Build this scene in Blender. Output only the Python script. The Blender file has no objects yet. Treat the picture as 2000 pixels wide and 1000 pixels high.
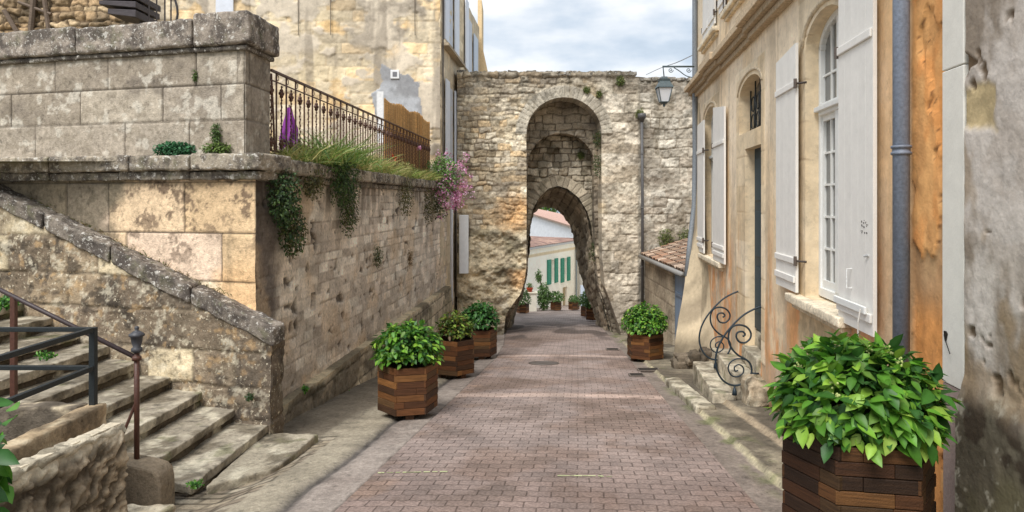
import bpy, math, random
import numpy as np
R = math.radians
random.seed(7)
rng = np.random.default_rng(7)
S = bpy.context.scene
C = S.collection

# ------------------------------------------------------------------ camera, sky, sun, exposure
F = 1350.0; CZ = 1.74
cam = bpy.data.cameras.new("camera"); camo = bpy.data.objects.new("camera", cam); C.objects.link(camo)
camo.location = (0, 0, CZ); camo.rotation_euler = (R(90), 0, 0)
cam.sensor_width = 36; cam.lens = 36 * F / 2000; cam.shift_y = -(500 - 393) / 2000
cam.clip_end = 2000; cam.clip_start = 0.05
S.camera = camo
S.view_settings.view_transform = 'Standard'; S.view_settings.look = 'None'
S.view_settings.exposure = 0.68; S.view_settings.gamma = 1.0
S.cycles.max_bounces = 6; S.cycles.diffuse_bounces = 4; S.cycles.transmission_bounces = 3

SUN_EL, SUN_AZ = R(54), R(207)       # azimuth measured clockwise from +Y
w = bpy.data.worlds.new("World"); S.world = w; w.use_nodes = True
nt = w.node_tree; nd = nt.nodes; lk = nt.links
bg = nd['Background']; bg.inputs['Strength'].default_value = 0.1
sky = nd.new('ShaderNodeTexSky'); sky.sky_type = 'NISHITA'; sky.sun_disc = False
sky.sun_elevation = SUN_EL; sky.sun_rotation = SUN_AZ
tc = nd.new('ShaderNodeTexCoord')
mp = nd.new('ShaderNodeMapping'); mp.inputs['Scale'].default_value = (1.0, 1.0, 2.6)
mp.inputs['Location'].default_value = (0.65, 0.0, 0.3)
n1 = nd.new('ShaderNodeTexNoise'); n1.inputs['Scale'].default_value = 2.6; n1.inputs['Detail'].default_value = 7; n1.inputs['Roughness'].default_value = .5
lk.new(tc.outputs['Generated'], mp.inputs['Vector']); lk.new(mp.outputs[0], n1.inputs['Vector'])
cr = nd.new('ShaderNodeValToRGB')
cr.color_ramp.elements[0].position = .40; cr.color_ramp.elements[0].color = (2.2, 2.9, 3.7, 1)
cr.color_ramp.elements[1].position = .58; cr.color_ramp.elements[1].color = (6.8, 6.9, 7.0, 1)
e = cr.color_ramp.elements.new(.50); e.color = (4.3, 4.9, 5.6, 1)
lk.new(n1.outputs['Fac'], cr.inputs['Fac'])
mx = nd.new('ShaderNodeMixRGB'); mx.inputs[0].default_value = .9
lk.new(sky.outputs[0], mx.inputs[1]); lk.new(cr.outputs[0], mx.inputs[2]); lk.new(mx.outputs[0], bg.inputs['Color'])

sl = bpy.data.lights.new("sun", 'SUN'); sl.energy = 2.4; sl.angle = R(30); sl.color = (1, .975, .94)
so = bpy.data.objects.new("sun", sl); C.objects.link(so)
# direction towards the sun
sd = (math.sin(SUN_AZ) * math.cos(SUN_EL), math.cos(SUN_AZ) * math.cos(SUN_EL), math.sin(SUN_EL))
from mathutils import Vector, Matrix
so.rotation_euler = Vector(sd).to_track_quat('Z', 'Y').to_euler()

# ------------------------------------------------------------------ helpers
def lin(c):
    c = np.asarray(c, float) / 255.0
    return np.where(c <= .04045, c / 12.92, ((c + .055) / 1.055) ** 2.4)

def P(px, py, Y):                      # point seen at photo pixel (px, py), Y metres ahead
    return np.array([(px - 1000) / F * Y, Y, CZ - (py - 393) / F * Y])
SL = 0.1111
def gz(Y): return -SL * Y
def G(px, py):
    Y = 2349 / (py - 543.0); return np.array([(px - 1000) / F * Y, Y, gz(Y)])

def _h(ix, iy, iz, seed):
    n = (ix * 374761393 + iy * 668265263 + iz * 1442695041 + seed * 974634777) & 0xffffffff
    n = ((n ^ (n >> 13)) * 1274126177) & 0xffffffff
    n = ((n ^ (n >> 16)) * 2246822519) & 0xffffffff
    return ((n ^ (n >> 15)) & 0xffffff) / 16777215.0
def noise(x, y, z, seed=0):
    x = np.asarray(x, float); y = np.asarray(y, float) + 0 * x; z = np.asarray(z, float) + 0 * x
    ix = np.floor(x).astype(np.int64); iy = np.floor(y).astype(np.int64); iz = np.floor(z).astype(np.int64)
    fx, fy, fz = x - ix, y - iy, z - iz
    fx = fx * fx * (3 - 2 * fx); fy = fy * fy * (3 - 2 * fy); fz = fz * fz * (3 - 2 * fz)
    r = 0
    for a in (0, 1):
        for b in (0, 1):
            for c in (0, 1):
                r = r + _h(ix + a, iy + b, iz + c, seed) * (fx if a else 1 - fx) * (fy if b else 1 - fy) * (fz if c else 1 - fz)
    return r
def noise2(x, y, seed=0):
    x = np.asarray(x, float); y = np.asarray(y, float) + 0 * x
    ix = np.floor(x).astype(np.int64); iy = np.floor(y).astype(np.int64)
    fx, fy = x - ix, y - iy
    fx = fx * fx * (3 - 2 * fx); fy = fy * fy * (3 - 2 * fy)
    r = 0
    for a in (0, 1):
        for b in (0, 1):
            r = r + _h(ix + a, iy + b, 0 * ix, seed) * (fx if a else 1 - fx) * (fy if b else 1 - fy)
    return r
def fb(x, y, seed=0, o=4, g=.5):
    r = 0; a = 1; t = 0; f = 1
    for i in range(o):
        r = r + a * noise2(x * f + i * 17.3, y * f + i * 9.1, seed + i); t += a; a *= g; f *= 2.03
    return r / t
def fb3(p, seed=0, o=3, g=.5):
    r = 0; a = 1; t = 0; f = 1
    for i in range(o):
        r = r + a * noise(p[:, 0] * f + i * 7, p[:, 1] * f + i * 13, p[:, 2] * f, seed + i); t += a; a *= g; f *= 2.03
    return r / t
def ss(a, b, x):
    t = np.clip((x - a) / (b - a + 1e-12), 0, 1); return t * t * (3 - 2 * t)
def mixc(a, b, t):
    return a * (1 - t[:, None]) + np.asarray(b)[None, :] * t[:, None] if np.ndim(b) == 1 else a * (1 - t[:, None]) + b * t[:, None]

class MB:
    def __init__(s): s.v = []; s.f = []; s.c = []; s.n = 0
    def add(s, v, faces, col=(.5, .5, .5)):
        v = np.asarray(v, float).reshape(-1, 3)
        for fa in (faces if isinstance(faces, list) else [faces]):
            fa = np.asarray(fa, int)
            if fa.ndim == 1: fa = fa[None, :]
            if len(fa): s.f.append(fa + s.n)
        col = np.asarray(col, float)
        s.c.append(np.broadcast_to(col, (len(v), 3)) if col.ndim == 1 else col)
        s.v.append(v); s.n += len(v); return s
    def box(s, lo, hi, col=(.5, .5, .5), M=None):
        lo = np.array(lo, float); hi = np.array(hi, float)
        v = np.array([[(lo, hi)[i][0], (lo, hi)[j][1], (lo, hi)[k][2]] for i in (0, 1) for j in (0, 1) for k in (0, 1)])
        if M is not None: v = v @ np.asarray(M)[:3, :3].T + np.asarray(M)[:3, 3]
        return s.add(v, np.array([[0, 1, 3, 2], [4, 6, 7, 5], [0, 4, 5, 1], [2, 3, 7, 6], [0, 2, 6, 4], [1, 5, 7, 3]]), col)
    def hexa(s, c8, col=(.5, .5, .5)):   # corners ordered as in box
        return s.add(c8, np.array([[0, 1, 3, 2], [4, 6, 7, 5], [0, 4, 5, 1], [2, 3, 7, 6], [0, 2, 6, 4], [1, 5, 7, 3]]), col)
    def tube(s, pts, r, col=(.5, .5, .5), n=8, cap=True):
        pts = np.asarray(pts, float); m = len(pts); r = np.broadcast_to(r, (m,))
        t = np.gradient(pts, axis=0); t /= np.linalg.norm(t, axis=1)[:, None] + 1e-12
        a = np.array([0, 0, 1.]) if abs(t[0][2]) < .9 else np.array([1., 0, 0])
        nn = np.cross(t[0], a); nn /= np.linalg.norm(nn); V = []
        for i in range(m):
            nn = nn - t[i] * np.dot(nn, t[i]); nn /= np.linalg.norm(nn) + 1e-12; b = np.cross(t[i], nn)
            th = np.arange(n) * 2 * np.pi / n
            V.append(pts[i] + r[i] * (np.cos(th)[:, None] * nn + np.sin(th)[:, None] * b))
        V = np.concatenate(V); i, j = np.meshgrid(np.arange(m - 1), np.arange(n), indexing='ij')
        q = np.stack([i * n + j, i * n + (j + 1) % n, (i + 1) * n + (j + 1) % n, (i + 1) * n + j], -1).reshape(-1, 4)
        fs = [q]
        if cap: fs += [np.arange(n)[::-1][None], (np.arange(n) + (m - 1) * n)[None]]
        return s.add(V, fs, col)
    def lathe(s, prof, cen, col=(.5, .5, .5), n=14):
        prof = np.asarray(prof, float); cen = np.asarray(cen, float); th = np.arange(n) * 2 * np.pi / n
        V = np.stack([np.stack([cen[0] + r * np.cos(th), cen[1] + r * np.sin(th), cen[2] + z + 0 * th], -1) for r, z in prof]).reshape(-1, 3)
        m = len(prof); i, j = np.meshgrid(np.arange(m - 1), np.arange(n), indexing='ij')
        q = np.stack([i * n + j, i * n + (j + 1) % n, (i + 1) * n + (j + 1) % n, (i + 1) * n + j], -1).reshape(-1, 4)
        return s.add(V, [q, np.arange(n)[::-1][None], (np.arange(n) + (m - 1) * n)[None]], col)
    def poly(s, pts, thick, col=(.5, .5, .5)):   # pts Nx3 planar, extruded by vector thick
        pts = np.asarray(pts, float); n = len(pts); thick = np.asarray(thick, float)
        V = np.concatenate([pts, pts + thick]); k = np.arange(n)
        return s.add(V, [k[::-1][None], (k + n)[None], np.stack([k, (k + 1) % n, (k + 1) % n + n, k + n], -1)], col)
    def stone(s, c8, col, r=.02, amp=.008, step=.035, seed=0, freq=9, tone=None):
        """rounded, worn stone block through eight corners (x fastest last: order as in box)"""
        c = np.asarray(c8, float).reshape(2, 2, 2, 3)
        L = np.array([np.linalg.norm(c[1] - c[0], axis=-1).mean(), np.linalg.norm(c[:, 1] - c[:, 0], axis=-1).mean(), np.linalg.norm(c[:, :, 1] - c[:, :, 0], axis=-1).mean()])
        r = min(r, .45 * L.min())
        for ax in range(3):
            a, b = [k for k in range(3) if k != ax]
            na, nb = max(3, int(L[a] / step) + 2), max(3, int(L[b] / step) + 2)
            def lin1(n, l):
                t = np.linspace(0, 1, n); e = r / l * .5
                return np.unique(np.concatenate([t, [e, 2 * e, 1 - e, 1 - 2 * e]]))
            ga, gb = lin1(na, L[a]), lin1(nb, L[b])
            A, B = np.meshgrid(ga, gb, indexing='ij')
            for side in (0, 1):
                q = np.zeros(A.shape + (3,)); q[..., a] = A; q[..., b] = B; q[..., ax] = side
                q = q.reshape(-1, 3) * L
                inn = np.clip(q, r, L - r); d = q - inn; dl = np.linalg.norm(d, axis=1)[:, None]
                q = (inn + d / np.maximum(dl, 1e-9) * np.minimum(dl, r)) / L
                x, y, z = q[:, 0:1], q[:, 1:2], q[:, 2:3]
                p = 0
                for i in (0, 1):
                    for j in (0, 1):
                        for k in (0, 1):
                            p = p + c[i, j, k] * (x if i else 1 - x) * (y if j else 1 - y) * (z if k else 1 - z)
                dd = np.stack([fb3(p * freq + 31 * k2, seed + k2 * 5, 3, .55) - .5 for k2 in range(3)], 1)
                p = p + dd * amp * 2.5
                t = fb3(p * 7, seed + 77, 4, .6); t2 = fb3(p * 28, seed + 99, 2)
                cc = np.asarray(col)[None] * (0.55 + .9 * t[:, None]) * (.85 + .3 * t2[:, None])
                if tone is not None: cc = tone(p, cc)
                I, J = np.meshgrid(np.arange(len(ga) - 1), np.arange(len(gb) - 1), indexing='ij'); n = len(gb)
                f = np.stack([I * n + J, (I + 1) * n + J, (I + 1) * n + J + 1, I * n + J + 1], -1).reshape(-1, 4)
                if (side == 0) ^ (ax == 1): f = f[:, ::-1]
                s.add(p, f, cc)
        return s
    def build(s, name, mat, parent=None, smooth=False, bevel=0, local=False):
        me = bpy.data.meshes.new(name)
        v = np.concatenate(s.v); c = np.concatenate(s.c)
        me.vertices.add(len(v)); me.vertices.foreach_set('co', v.ravel())
        ls = np.concatenate([f.ravel() for f in s.f]); tot = np.concatenate([np.full(len(f), f.shape[1]) for f in s.f])
        me.loops.add(len(ls)); me.loops.foreach_set('vertex_index', ls)
        me.polygons.add(len(tot)); st = np.concatenate([[0], np.cumsum(tot)[:-1]])
        me.polygons.foreach_set('loop_start', st); me.polygons.foreach_set('loop_total', tot)
        me.polygons.foreach_set('use_smooth', np.full(len(tot), smooth))
        at = me.color_attributes.new('Col', 'FLOAT_COLOR', 'POINT')
        at.data.foreach_set('color', np.concatenate([np.clip(c, 0, 1), np.ones((len(c), 1))], 1).ravel())
        me.update(calc_edges=True); me.validate()
        me.materials.append(mat)
        o = bpy.data.objects.new(name, me); C.objects.link(o)
        if parent is not None:
            o.parent = parent
            if not local and parent.type == 'EMPTY': o.location = -Vector(parent.location)
        if bevel:
            m = o.modifiers.new('bevel', 'BEVEL'); m.width = bevel; m.segments = 2; m.limit_method = 'ANGLE'
        return o

def thing(name, label, cat, loc=(0, 0, 0), group=None, rz=0):
    o = bpy.data.objects.new(name, None); C.objects.link(o); o.location = tuple(float(q) for q in loc); o.rotation_euler = (0, 0, rz)
    o.empty_display_size = .1
    o['label'] = label; o['category'] = cat
    if group: o['group'] = group
    return o
def tag(o, label, cat, group=None):
    o['label'] = label; o['category'] = cat
    if group: o['group'] = group
    return o
def struct(o, kind='structure'): o['kind'] = kind; return o

# ------------------------------------------------------------------ materials
def attr_mat(name, rough=.95, var=.35, scale=40, bump=.25, bscale=90, spec=.2, trans=0, sat=1.0, val=1.0, speck=0.0, lich=(), stretch=None):
    m = bpy.data.materials.new(name); m.use_nodes = True; n = m.node_tree.nodes; l = m.node_tree.links
    b = n['Principled BSDF']; b.inputs['Roughness'].default_value = rough; b.inputs['Specular IOR Level'].default_value = spec
    a = n.new('ShaderNodeAttribute'); a.attribute_name = 'Col'
    g = n.new('ShaderNodeNewGeometry')
    t = n.new('ShaderNodeTexNoise'); t.inputs['Scale'].default_value = scale; t.inputs['Detail'].default_value = 5; t.inputs['Roughness'].default_value = .65
    if stretch:
        mpp = n.new('ShaderNodeMapping'); mpp.inputs['Scale'].default_value = stretch; l.new(g.outputs['Position'], mpp.inputs['Vector']); l.new(mpp.outputs[0], t.inputs['Vector'])
    else: l.new(g.outputs['Position'], t.inputs['Vector'])
    mr = n.new('ShaderNodeMapRange'); mr.inputs[1].default_value = .3; mr.inputs[2].default_value = .7
    mr.inputs[3].default_value = 1 - var; mr.inputs[4].default_value = 1 + var; l.new(t.outputs['Fac'], mr.inputs[0])
    mu = n.new('ShaderNodeVectorMath'); mu.operation = 'SCALE'; l.new(a.outputs['Color'], mu.inputs[0]); l.new(mr.outputs[0], mu.inputs['Scale'])
    if speck:      # sharp pits, grime flecks and pale lime flecks
        q1 = n.new('ShaderNodeTexNoise'); q1.inputs['Scale'].default_value = scale * .45; q1.inputs['Detail'].default_value = 9; q1.inputs['Roughness'].default_value = .78
        l.new(g.outputs['Position'], q1.inputs['Vector'])
        r1 = n.new('ShaderNodeMapRange'); r1.inputs[1].default_value = .34; r1.inputs[2].default_value = .46; r1.inputs[3].default_value = 1 - speck; r1.inputs[4].default_value = 1; l.new(q1.outputs['Fac'], r1.inputs[0])
        r2 = n.new('ShaderNodeMapRange'); r2.inputs[1].default_value = .58; r2.inputs[2].default_value = .66; r2.inputs[3].default_value = 1; r2.inputs[4].default_value = 1 + speck * .6; l.new(q1.outputs['Fac'], r2.inputs[0])
        mm = n.new('ShaderNodeMath'); mm.operation = 'MULTIPLY'; l.new(r1.outputs[0], mm.inputs[0]); l.new(r2.outputs[0], mm.inputs[1])
        mu_ = n.new('ShaderNodeVectorMath'); mu_.operation = 'SCALE'; l.new(mu.outputs[0], mu_.inputs[0]); l.new(mm.outputs[0], mu_.inputs['Scale']); mu = mu_
    for (lsc, lo_, hi_, lcol, amt) in lich:
        q2 = n.new('ShaderNodeTexNoise'); q2.inputs['Scale'].default_value = lsc; q2.inputs['Detail'].default_value = 8; q2.inputs['Roughness'].default_value = .68
        l.new(g.outputs['Position'], q2.inputs['Vector'])
        r3 = n.new('ShaderNodeMapRange'); r3.inputs[1].default_value = lo_; r3.inputs[2].default_value = hi_; r3.inputs[3].default_value = 0; r3.inputs[4].default_value = amt; l.new(q2.outputs['Fac'], r3.inputs[0])
        mz = n.new('ShaderNodeMixRGB'); l.new(r3.outputs[0], mz.inputs[0]); l.new(mu.outputs[0], mz.inputs[1]); mz.inputs[2].default_value = (*lin(lcol), 1); mu = mz
    if sat != 1 or val != 1:
        hs = n.new('ShaderNodeHueSaturation'); hs.inputs['Saturation'].default_value = sat; hs.inputs['Value'].default_value = val; l.new(mu.outputs[0], hs.inputs['Color']); mu = hs
    l.new(mu.outputs[0], b.inputs['Base Color'])
    if bump:
        t2 = n.new('ShaderNodeTexNoise'); t2.inputs['Scale'].default_value = bscale; t2.inputs['Detail'].default_value = 4
        l.new(g.outputs['Position'], t2.inputs['Vector'])
        bp = n.new('ShaderNodeBump'); bp.inputs['Strength'].default_value = bump; bp.inputs['Distance'].default_value = .01
        l.new(t2.outputs['Fac'], bp.inputs['Height']); l.new(bp.outputs[0], b.inputs['Normal'])
    if trans:
        tr = n.new('ShaderNodeBsdfTranslucent'); l.new(mu.outputs[0], tr.inputs['Color'])
        mxs = n.new('ShaderNodeMixShader'); mxs.inputs[0].default_value = trans
        l.new(b.outputs[0], mxs.inputs[1]); l.new(tr.outputs[0], mxs.inputs[2]); l.new(mxs.outputs[0], n['Material Output'].inputs['Surface'])
    return m
M_STONE = attr_mat('weathered_stone', .95, .25, 26, .8, 60, sat=.79, val=1.10, speck=.5)
M_COPE = attr_mat('lichened_stone', .95, .25, 26, .9, 60, sat=.8, val=1.1, speck=.5, lich=((4.5, .44, .56, (66, 58, 54), .75), (15, .57, .62, (206, 200, 188), .8), (7, .60, .68, (96, 98, 58), .5), (38, .60, .64, (226, 220, 206), .7)))
M_STAIR = attr_mat('mottled_stone', .95, .25, 26, .9, 50, sat=.84, val=1.12, speck=.55, lich=((9, .59, .64, (196, 182, 150), .55), (20, .60, .64, (222, 208, 176), .75), (6, .42, .36, (74, 64, 54), .6), (24, .64, .67, (190, 150, 84), .6)))
M_FINE = attr_mat('old_plaster', .92, .10, 14, .35, 45, sat=.92, val=1.10, speck=.24)
M_FAR = attr_mat('far_masonry', .95, .08, 4, .2, 12, sat=.85, val=1.1)
M_WOOD = attr_mat('stained_timber', .65, .45, 16, .4, 120, .3, stretch=(.35, .35, 7), speck=.15)
M_PAINT = attr_mat('white_paint', .55, .05, 8, .12, 60, .4, speck=.06)
M_METAL = attr_mat('painted_iron', .5, .25, 40, .2, 90, .5)
M_LEAF = attr_mat('leaf', .45, .12, 25, 0, 60, .4, trans=.3)
M_CLOTH = attr_mat('cloth', .9, .1, 40, .1, 90)
M_TILE = attr_mat('clay_tile', .9, .3, 18, .3, 50)
M_SOIL = attr_mat('soil', 1, .4, 40, .8, 60)
m = bpy.data.materials.new('window_glass'); m.use_nodes = True; b = m.node_tree.nodes['Principled BSDF']
b.inputs['Base Color'].default_value = (.16, .155, .14, 1); b.inputs['Roughness'].default_value = .06; b.inputs['Specular IOR Level'].default_value = .6
M_GLASS = m
m = bpy.data.materials.new('frosted_lantern_glass'); m.use_nodes = True; b = m.node_tree.nodes['Principled BSDF']
b.inputs['Base Color'].default_value = (.75, .77, .8, 1); b.inputs['Roughness'].default_value = .25
M_LGLASS = m

# ------------------------------------------------------------------ masonry patterns
def blocks(U, V, ch, lr, warp=.0, wf=3., seed=0, v0=None, joints=None):
    """irregular courses of blocks. returns random id array (N,3), distance to edge"""
    r = np.random.default_rng(seed)
    if warp:
        U2 = U + (fb(U * wf, V * wf, seed + 50, 3) - .5) * warp * 2; V2 = V + (fb(U * wf + 40, V * wf, seed + 60, 3) - .5) * warp * 2
    else: U2, V2 = U, V
    lo, hi = V2.min() - .5, V2.max() + 1.0
    if isinstance(ch, (list, tuple)) and len(ch) > 2: B = np.array(ch)
    else:
        B = [lo if v0 is None else v0]
        while B[-1] < hi: B.append(B[-1] + r.uniform(ch[0], ch[1]))
        B = np.array(B)
    k = np.clip(np.searchsorted(B, V2) - 1, 0, len(B) - 2)
    dv = np.minimum(V2 - B[k], B[k + 1] - V2)
    idu = np.zeros(len(U), int); du = np.zeros(len(U))
    u0, u1 = U2.min() - 1, U2.max() + 1.5
    for q in np.unique(k):
        mk = k == q; X = [u0 + r.uniform(0, lr[1])]
        X = [u0 - 1.5, X[0]]
        while X[-1] < u1: X.append(X[-1] + r.uniform(lr[0], lr[1]))
        if joints and q in joints: X = [u0 - 2] + sorted(joints[q]) + [u1 + 3]
        X = np.array(X); uu = U2[mk]; i = np.clip(np.searchsorted(X, uu) - 1, 0, len(X) - 2)
        idu[mk] = i; du[mk] = np.minimum(uu - X[i], X[i + 1] - uu)
    d = np.minimum(du, dv)
    rid = np.stack([_h(idu, k, np.full(len(U), 3 + j), seed) for j in range(3)], 1)
    return rid, d, B

def pick(pal, r):
    pal = np.array([lin(c) for c in pal]); n = len(pal); x = np.clip(r, 0, .9999) * n; i = x.astype(int)
    return pal[i]

def masonry(U, V, ch, lr, pal, mortar, joint=.012, depth=.015, warp=.02, wf=3., seed=0, rough=.012, blk=.012, soft=1., v0=None, fillj=.0):
    rid, d, B = blocks(U, V, ch, lr, warp, wf, seed, v0)
    jn = joint * (.6 + 1.1 * fb(U * 5, V * 5, seed + 9, 2))
    e = ss(0, jn + .006, d)
    if fillj:       # mortar smeared over the joints in places
        fm = ss(.45, .6, fb(U * 1.3, V * 1.3, seed + 31, 3)); 
    eh = e if not fillj else e * (1 - fm * fillj) + fm * fillj
    h = depth * eh + (rid[:, 0] - .5) * blk * e * (1 if not fillj else (1 - .7 * fm)) + (fb(U * 9, V * 9, seed + 3, 4, .6) - .5) * rough * 2.2 + (fb(U * 2.2, V * 2.2, seed + 13, 2) - .5) * rough * 1.5
    col = pick(pal, rid[:, 1]) * (.82 + .36 * rid[:, 2])[:, None]
    n = fb(U * 3.3, V * 3.3, seed + 21, 5, .6); col = col * (.62 + .76 * n)[:, None]
    ej = e if not fillj else e * (1 - fm * fillj) + fm * fillj
    col = mixc(col, lin(mortar), 1 - ej)
    return h, col

def streaks(U, V, seed, fx=2.5, fy=.35):
    return fb(U * fx, V * fy, seed, 4, .6)
def spots(U, V, f, thr, seed, w=.06):
    return ss(thr, thr + w, fb(U * f, V * f, seed, 3, .6))

def inpoly(U, V, poly):
    poly = np.asarray(poly, float); c = np.zeros(len(U), bool); n = len(poly)
    mk = (U >= poly[:, 0].min()) & (U <= poly[:, 0].max()) & (V >= poly[:, 1].min()) & (V <= poly[:, 1].max())
    u, v = U[mk], V[mk]; cc = np.zeros(len(u), bool)
    for i in range(n):
        x0, y0 = poly[i]; x1, y1 = poly[(i + 1) % n]
        if y0 == y1: continue
        t = ((y0 > v) != (y1 > v)) & (u < (x1 - x0) * (v - y0) / (y1 - y0) + x0); cc ^= t
    c[mk] = cc; return c
def nearseg(U, V, poly, closed=True):
    """nearest point on a polyline: distance, arclength, point"""
    poly = np.asarray(poly, float); n = len(poly); m = n if closed else n - 1
    bd = np.full(len(U), 1e9); bs = np.zeros(len(U)); bu = np.zeros(len(U)); bv = np.zeros(len(U)); acc = 0
    for i in range(m):
        a = poly[i]; b = poly[(i + 1) % n]; ab = b - a; L2 = (ab ** 2).sum() + 1e-12
        t = np.clip(((U - a[0]) * ab[0] + (V - a[1]) * ab[1]) / L2, 0, 1)
        pu, pv = a[0] + t * ab[0], a[1] + t * ab[1]; d = np.hypot(U - pu, V - pv); mk = d < bd
        bd[mk] = d[mk]; bs[mk] = acc + t[mk] * math.sqrt(L2); bu[mk] = pu[mk]; bv[mk] = pv[mk]; acc += math.sqrt(L2)
    return bd, bs, bu, bv

def relief(O, ud, L, z0, z1, step, pat, nrm, holes=(), outer=None, thick=.3, mb=None, ragged=0, backcol=None, rim=True):
    """wall face as a displaced grid with holes and returns; (u, z) local, pattern gives height + colour"""
    O = np.asarray(O, float); ud = np.asarray(ud, float); ud = ud / np.linalg.norm(ud); nrm = np.asarray(nrm, float); nrm = nrm / np.linalg.norm(nrm)
    nu = max(2, int(L / step)); nv = max(2, int((z1 - z0) / step))
    ug = np.linspace(0, L, nu + 1); vg = np.linspace(z0, z1, nv + 1)
    U, V = np.meshgrid(ug, vg, indexing='ij'); su, sv = ug[1] - ug[0], vg[1] - vg[0]
    cu, cv = np.meshgrid((ug[1:] + ug[:-1]) / 2, (vg[1:] + vg[:-1]) / 2, indexing='ij')
    K = np.ones(cu.size, bool)
    polys = []
    if outer is not None: K &= inpoly(cu.ravel(), cv.ravel(), outer); polys.append(np.asarray(outer, float))
    for h in holes: K &= ~inpoly(cu.ravel(), cv.ravel(), h); polys.append(np.asarray(h, float))
    K = K.reshape(cu.shape)
    I, J = np.nonzero(K); W = nv + 1
    q = np.stack([I * W + J, (I + 1) * W + J, (I + 1) * W + J + 1, I * W + J + 1], -1)
    # boundary edges, oriented with the face
    Kp = np.pad(K, 1)
    be = []
    i, j = np.nonzero(K & ~Kp[1:-1, :-2]); be.append(np.stack([i * W + j, (i + 1) * W + j], -1))
    i, j = np.nonzero(K & ~Kp[2:, 1:-1]); be.append(np.stack([(i + 1) * W + j, (i + 1) * W + j + 1], -1))
    i, j = np.nonzero(K & ~Kp[1:-1, 2:]); be.append(np.stack([(i + 1) * W + j + 1, i * W + j + 1], -1))
    i, j = np.nonzero(K & ~Kp[:-2, 1:-1]); be.append(np.stack([i * W + j + 1, i * W + j], -1))
    be = np.concatenate(be)
    if not rim:
        iu, jv = be // W, be % W; be = be[~(((iu == 0).all(1)) | ((iu == nu).all(1)) | ((jv == 0).all(1)) | ((jv == nv).all(1)))]
    u, v = U.ravel().copy(), V.ravel().copy()
    if polys:
        bv = np.unique(be)
        bd = np.full(len(bv), 1e9); pu = u[bv].copy(); pv = v[bv].copy()
        for po in polys:
            d, s_, a, b_ = nearseg(u[bv], v[bv], po); mk = (d < bd) & (d < 1.6 * max(su, sv)); bd[mk] = d[mk]; pu[mk] = a[mk]; pv[mk] = b_[mk]
        u[bv] = pu; v[bv] = pv
    used = np.unique(q); remap = np.full(len(u), -1); remap[used] = np.arange(len(used))
    u, v = u[used], v[used]; q = remap[q]; be = remap[be]
    h, col = pat(u, v)
    p = O + u[:, None] * ud + np.array([0, 0, 1.]) * v[:, None] + h[:, None] * nrm
    flip = np.dot(np.cross(ud, [0, 0, 1]), nrm) < 0
    if flip: q = q[:, ::-1]; be = be[:, ::-1]
    mb = mb or MB(); mb.add(p, q, col)
    if thick:
        bvs, inv = np.unique(be, return_inverse=True); inv = inv.reshape(be.shape); n = len(bvs)
        ns = max(1, min(12, int(thick / .08)))
        lay = [p[bvs]]; cl = [col[bvs]]
        for k in range(1, ns + 1):
            pk = p[bvs] * 1.0 - nrm * (thick * k / ns)
            jit = (fb3(pk * 6, 5, 2) - .5)[:, None] * ragged
            lay.append(pk + jit * np.array([0, 0, 1.])); cl.append(col[bvs] * (.8 + .4 * fb3(pk * 5, 8, 3))[:, None] if backcol is None else np.asarray(backcol)[None] * (.75 + .5 * fb3(pk * 5, 8, 3))[:, None])
        VV = np.concatenate(lay); qq = []
        for k in range(ns): qq.append(np.stack([inv[:, 1] + k * n, inv[:, 0] + k * n, inv[:, 0] + (k + 1) * n, inv[:, 1] + (k + 1) * n], -1))
        mb.add(VV, np.concatenate(qq), np.concatenate(cl))
    return mb

def resample(pts, n):
    pts = np.asarray(pts, float); d = np.concatenate([[0], np.cumsum(np.linalg.norm(np.diff(pts, axis=0), axis=1))])
    t = np.linspace(0, d[-1], n); return np.stack([np.interp(t, d, pts[:, k]) for k in range(pts.shape[1])], 1), d[-1]
def loft(A, B, step, pat, mb=None, flip=False):
    """stone-lined tunnel surface between open polylines A and B"""
    _, la = resample(A, 5); n = int(la / step); A, _ = resample(A, n); B, _ = resample(B, n)
    dist = np.linalg.norm(A - B, axis=1).mean(); m = max(3, int(dist / step))
    t = np.linspace(0, 1, m + 1)[:, None, None]; Pp = (A[None] * (1 - t) + B[None] * t)
    s = np.broadcast_to(np.linspace(0, la, n)[None], (m + 1, n)); tt = np.broadcast_to(np.linspace(0, dist, m + 1)[:, None], (m + 1, n))
    du = np.gradient(Pp, axis=1); dv = np.gradient(Pp, axis=0); N = np.cross(du, dv); N /= np.linalg.norm(N, axis=-1, keepdims=True) + 1e-9
    if flip: N = -N
    h, col = pat(s.ravel(), tt.ravel()); Pp = Pp.reshape(-1, 3) + h[:, None] * N.reshape(-1, 3)
    i, j = np.meshgrid(np.arange(m), np.arange(n - 1), indexing='ij')
    q = np.stack([i * n + j, i * n + j + 1, (i + 1) * n + j + 1, (i + 1) * n + j], -1).reshape(-1, 4)
    if flip: q = q[:, ::-1]
    mb = mb or MB(); mb.add(Pp, q, col); return mb

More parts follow.
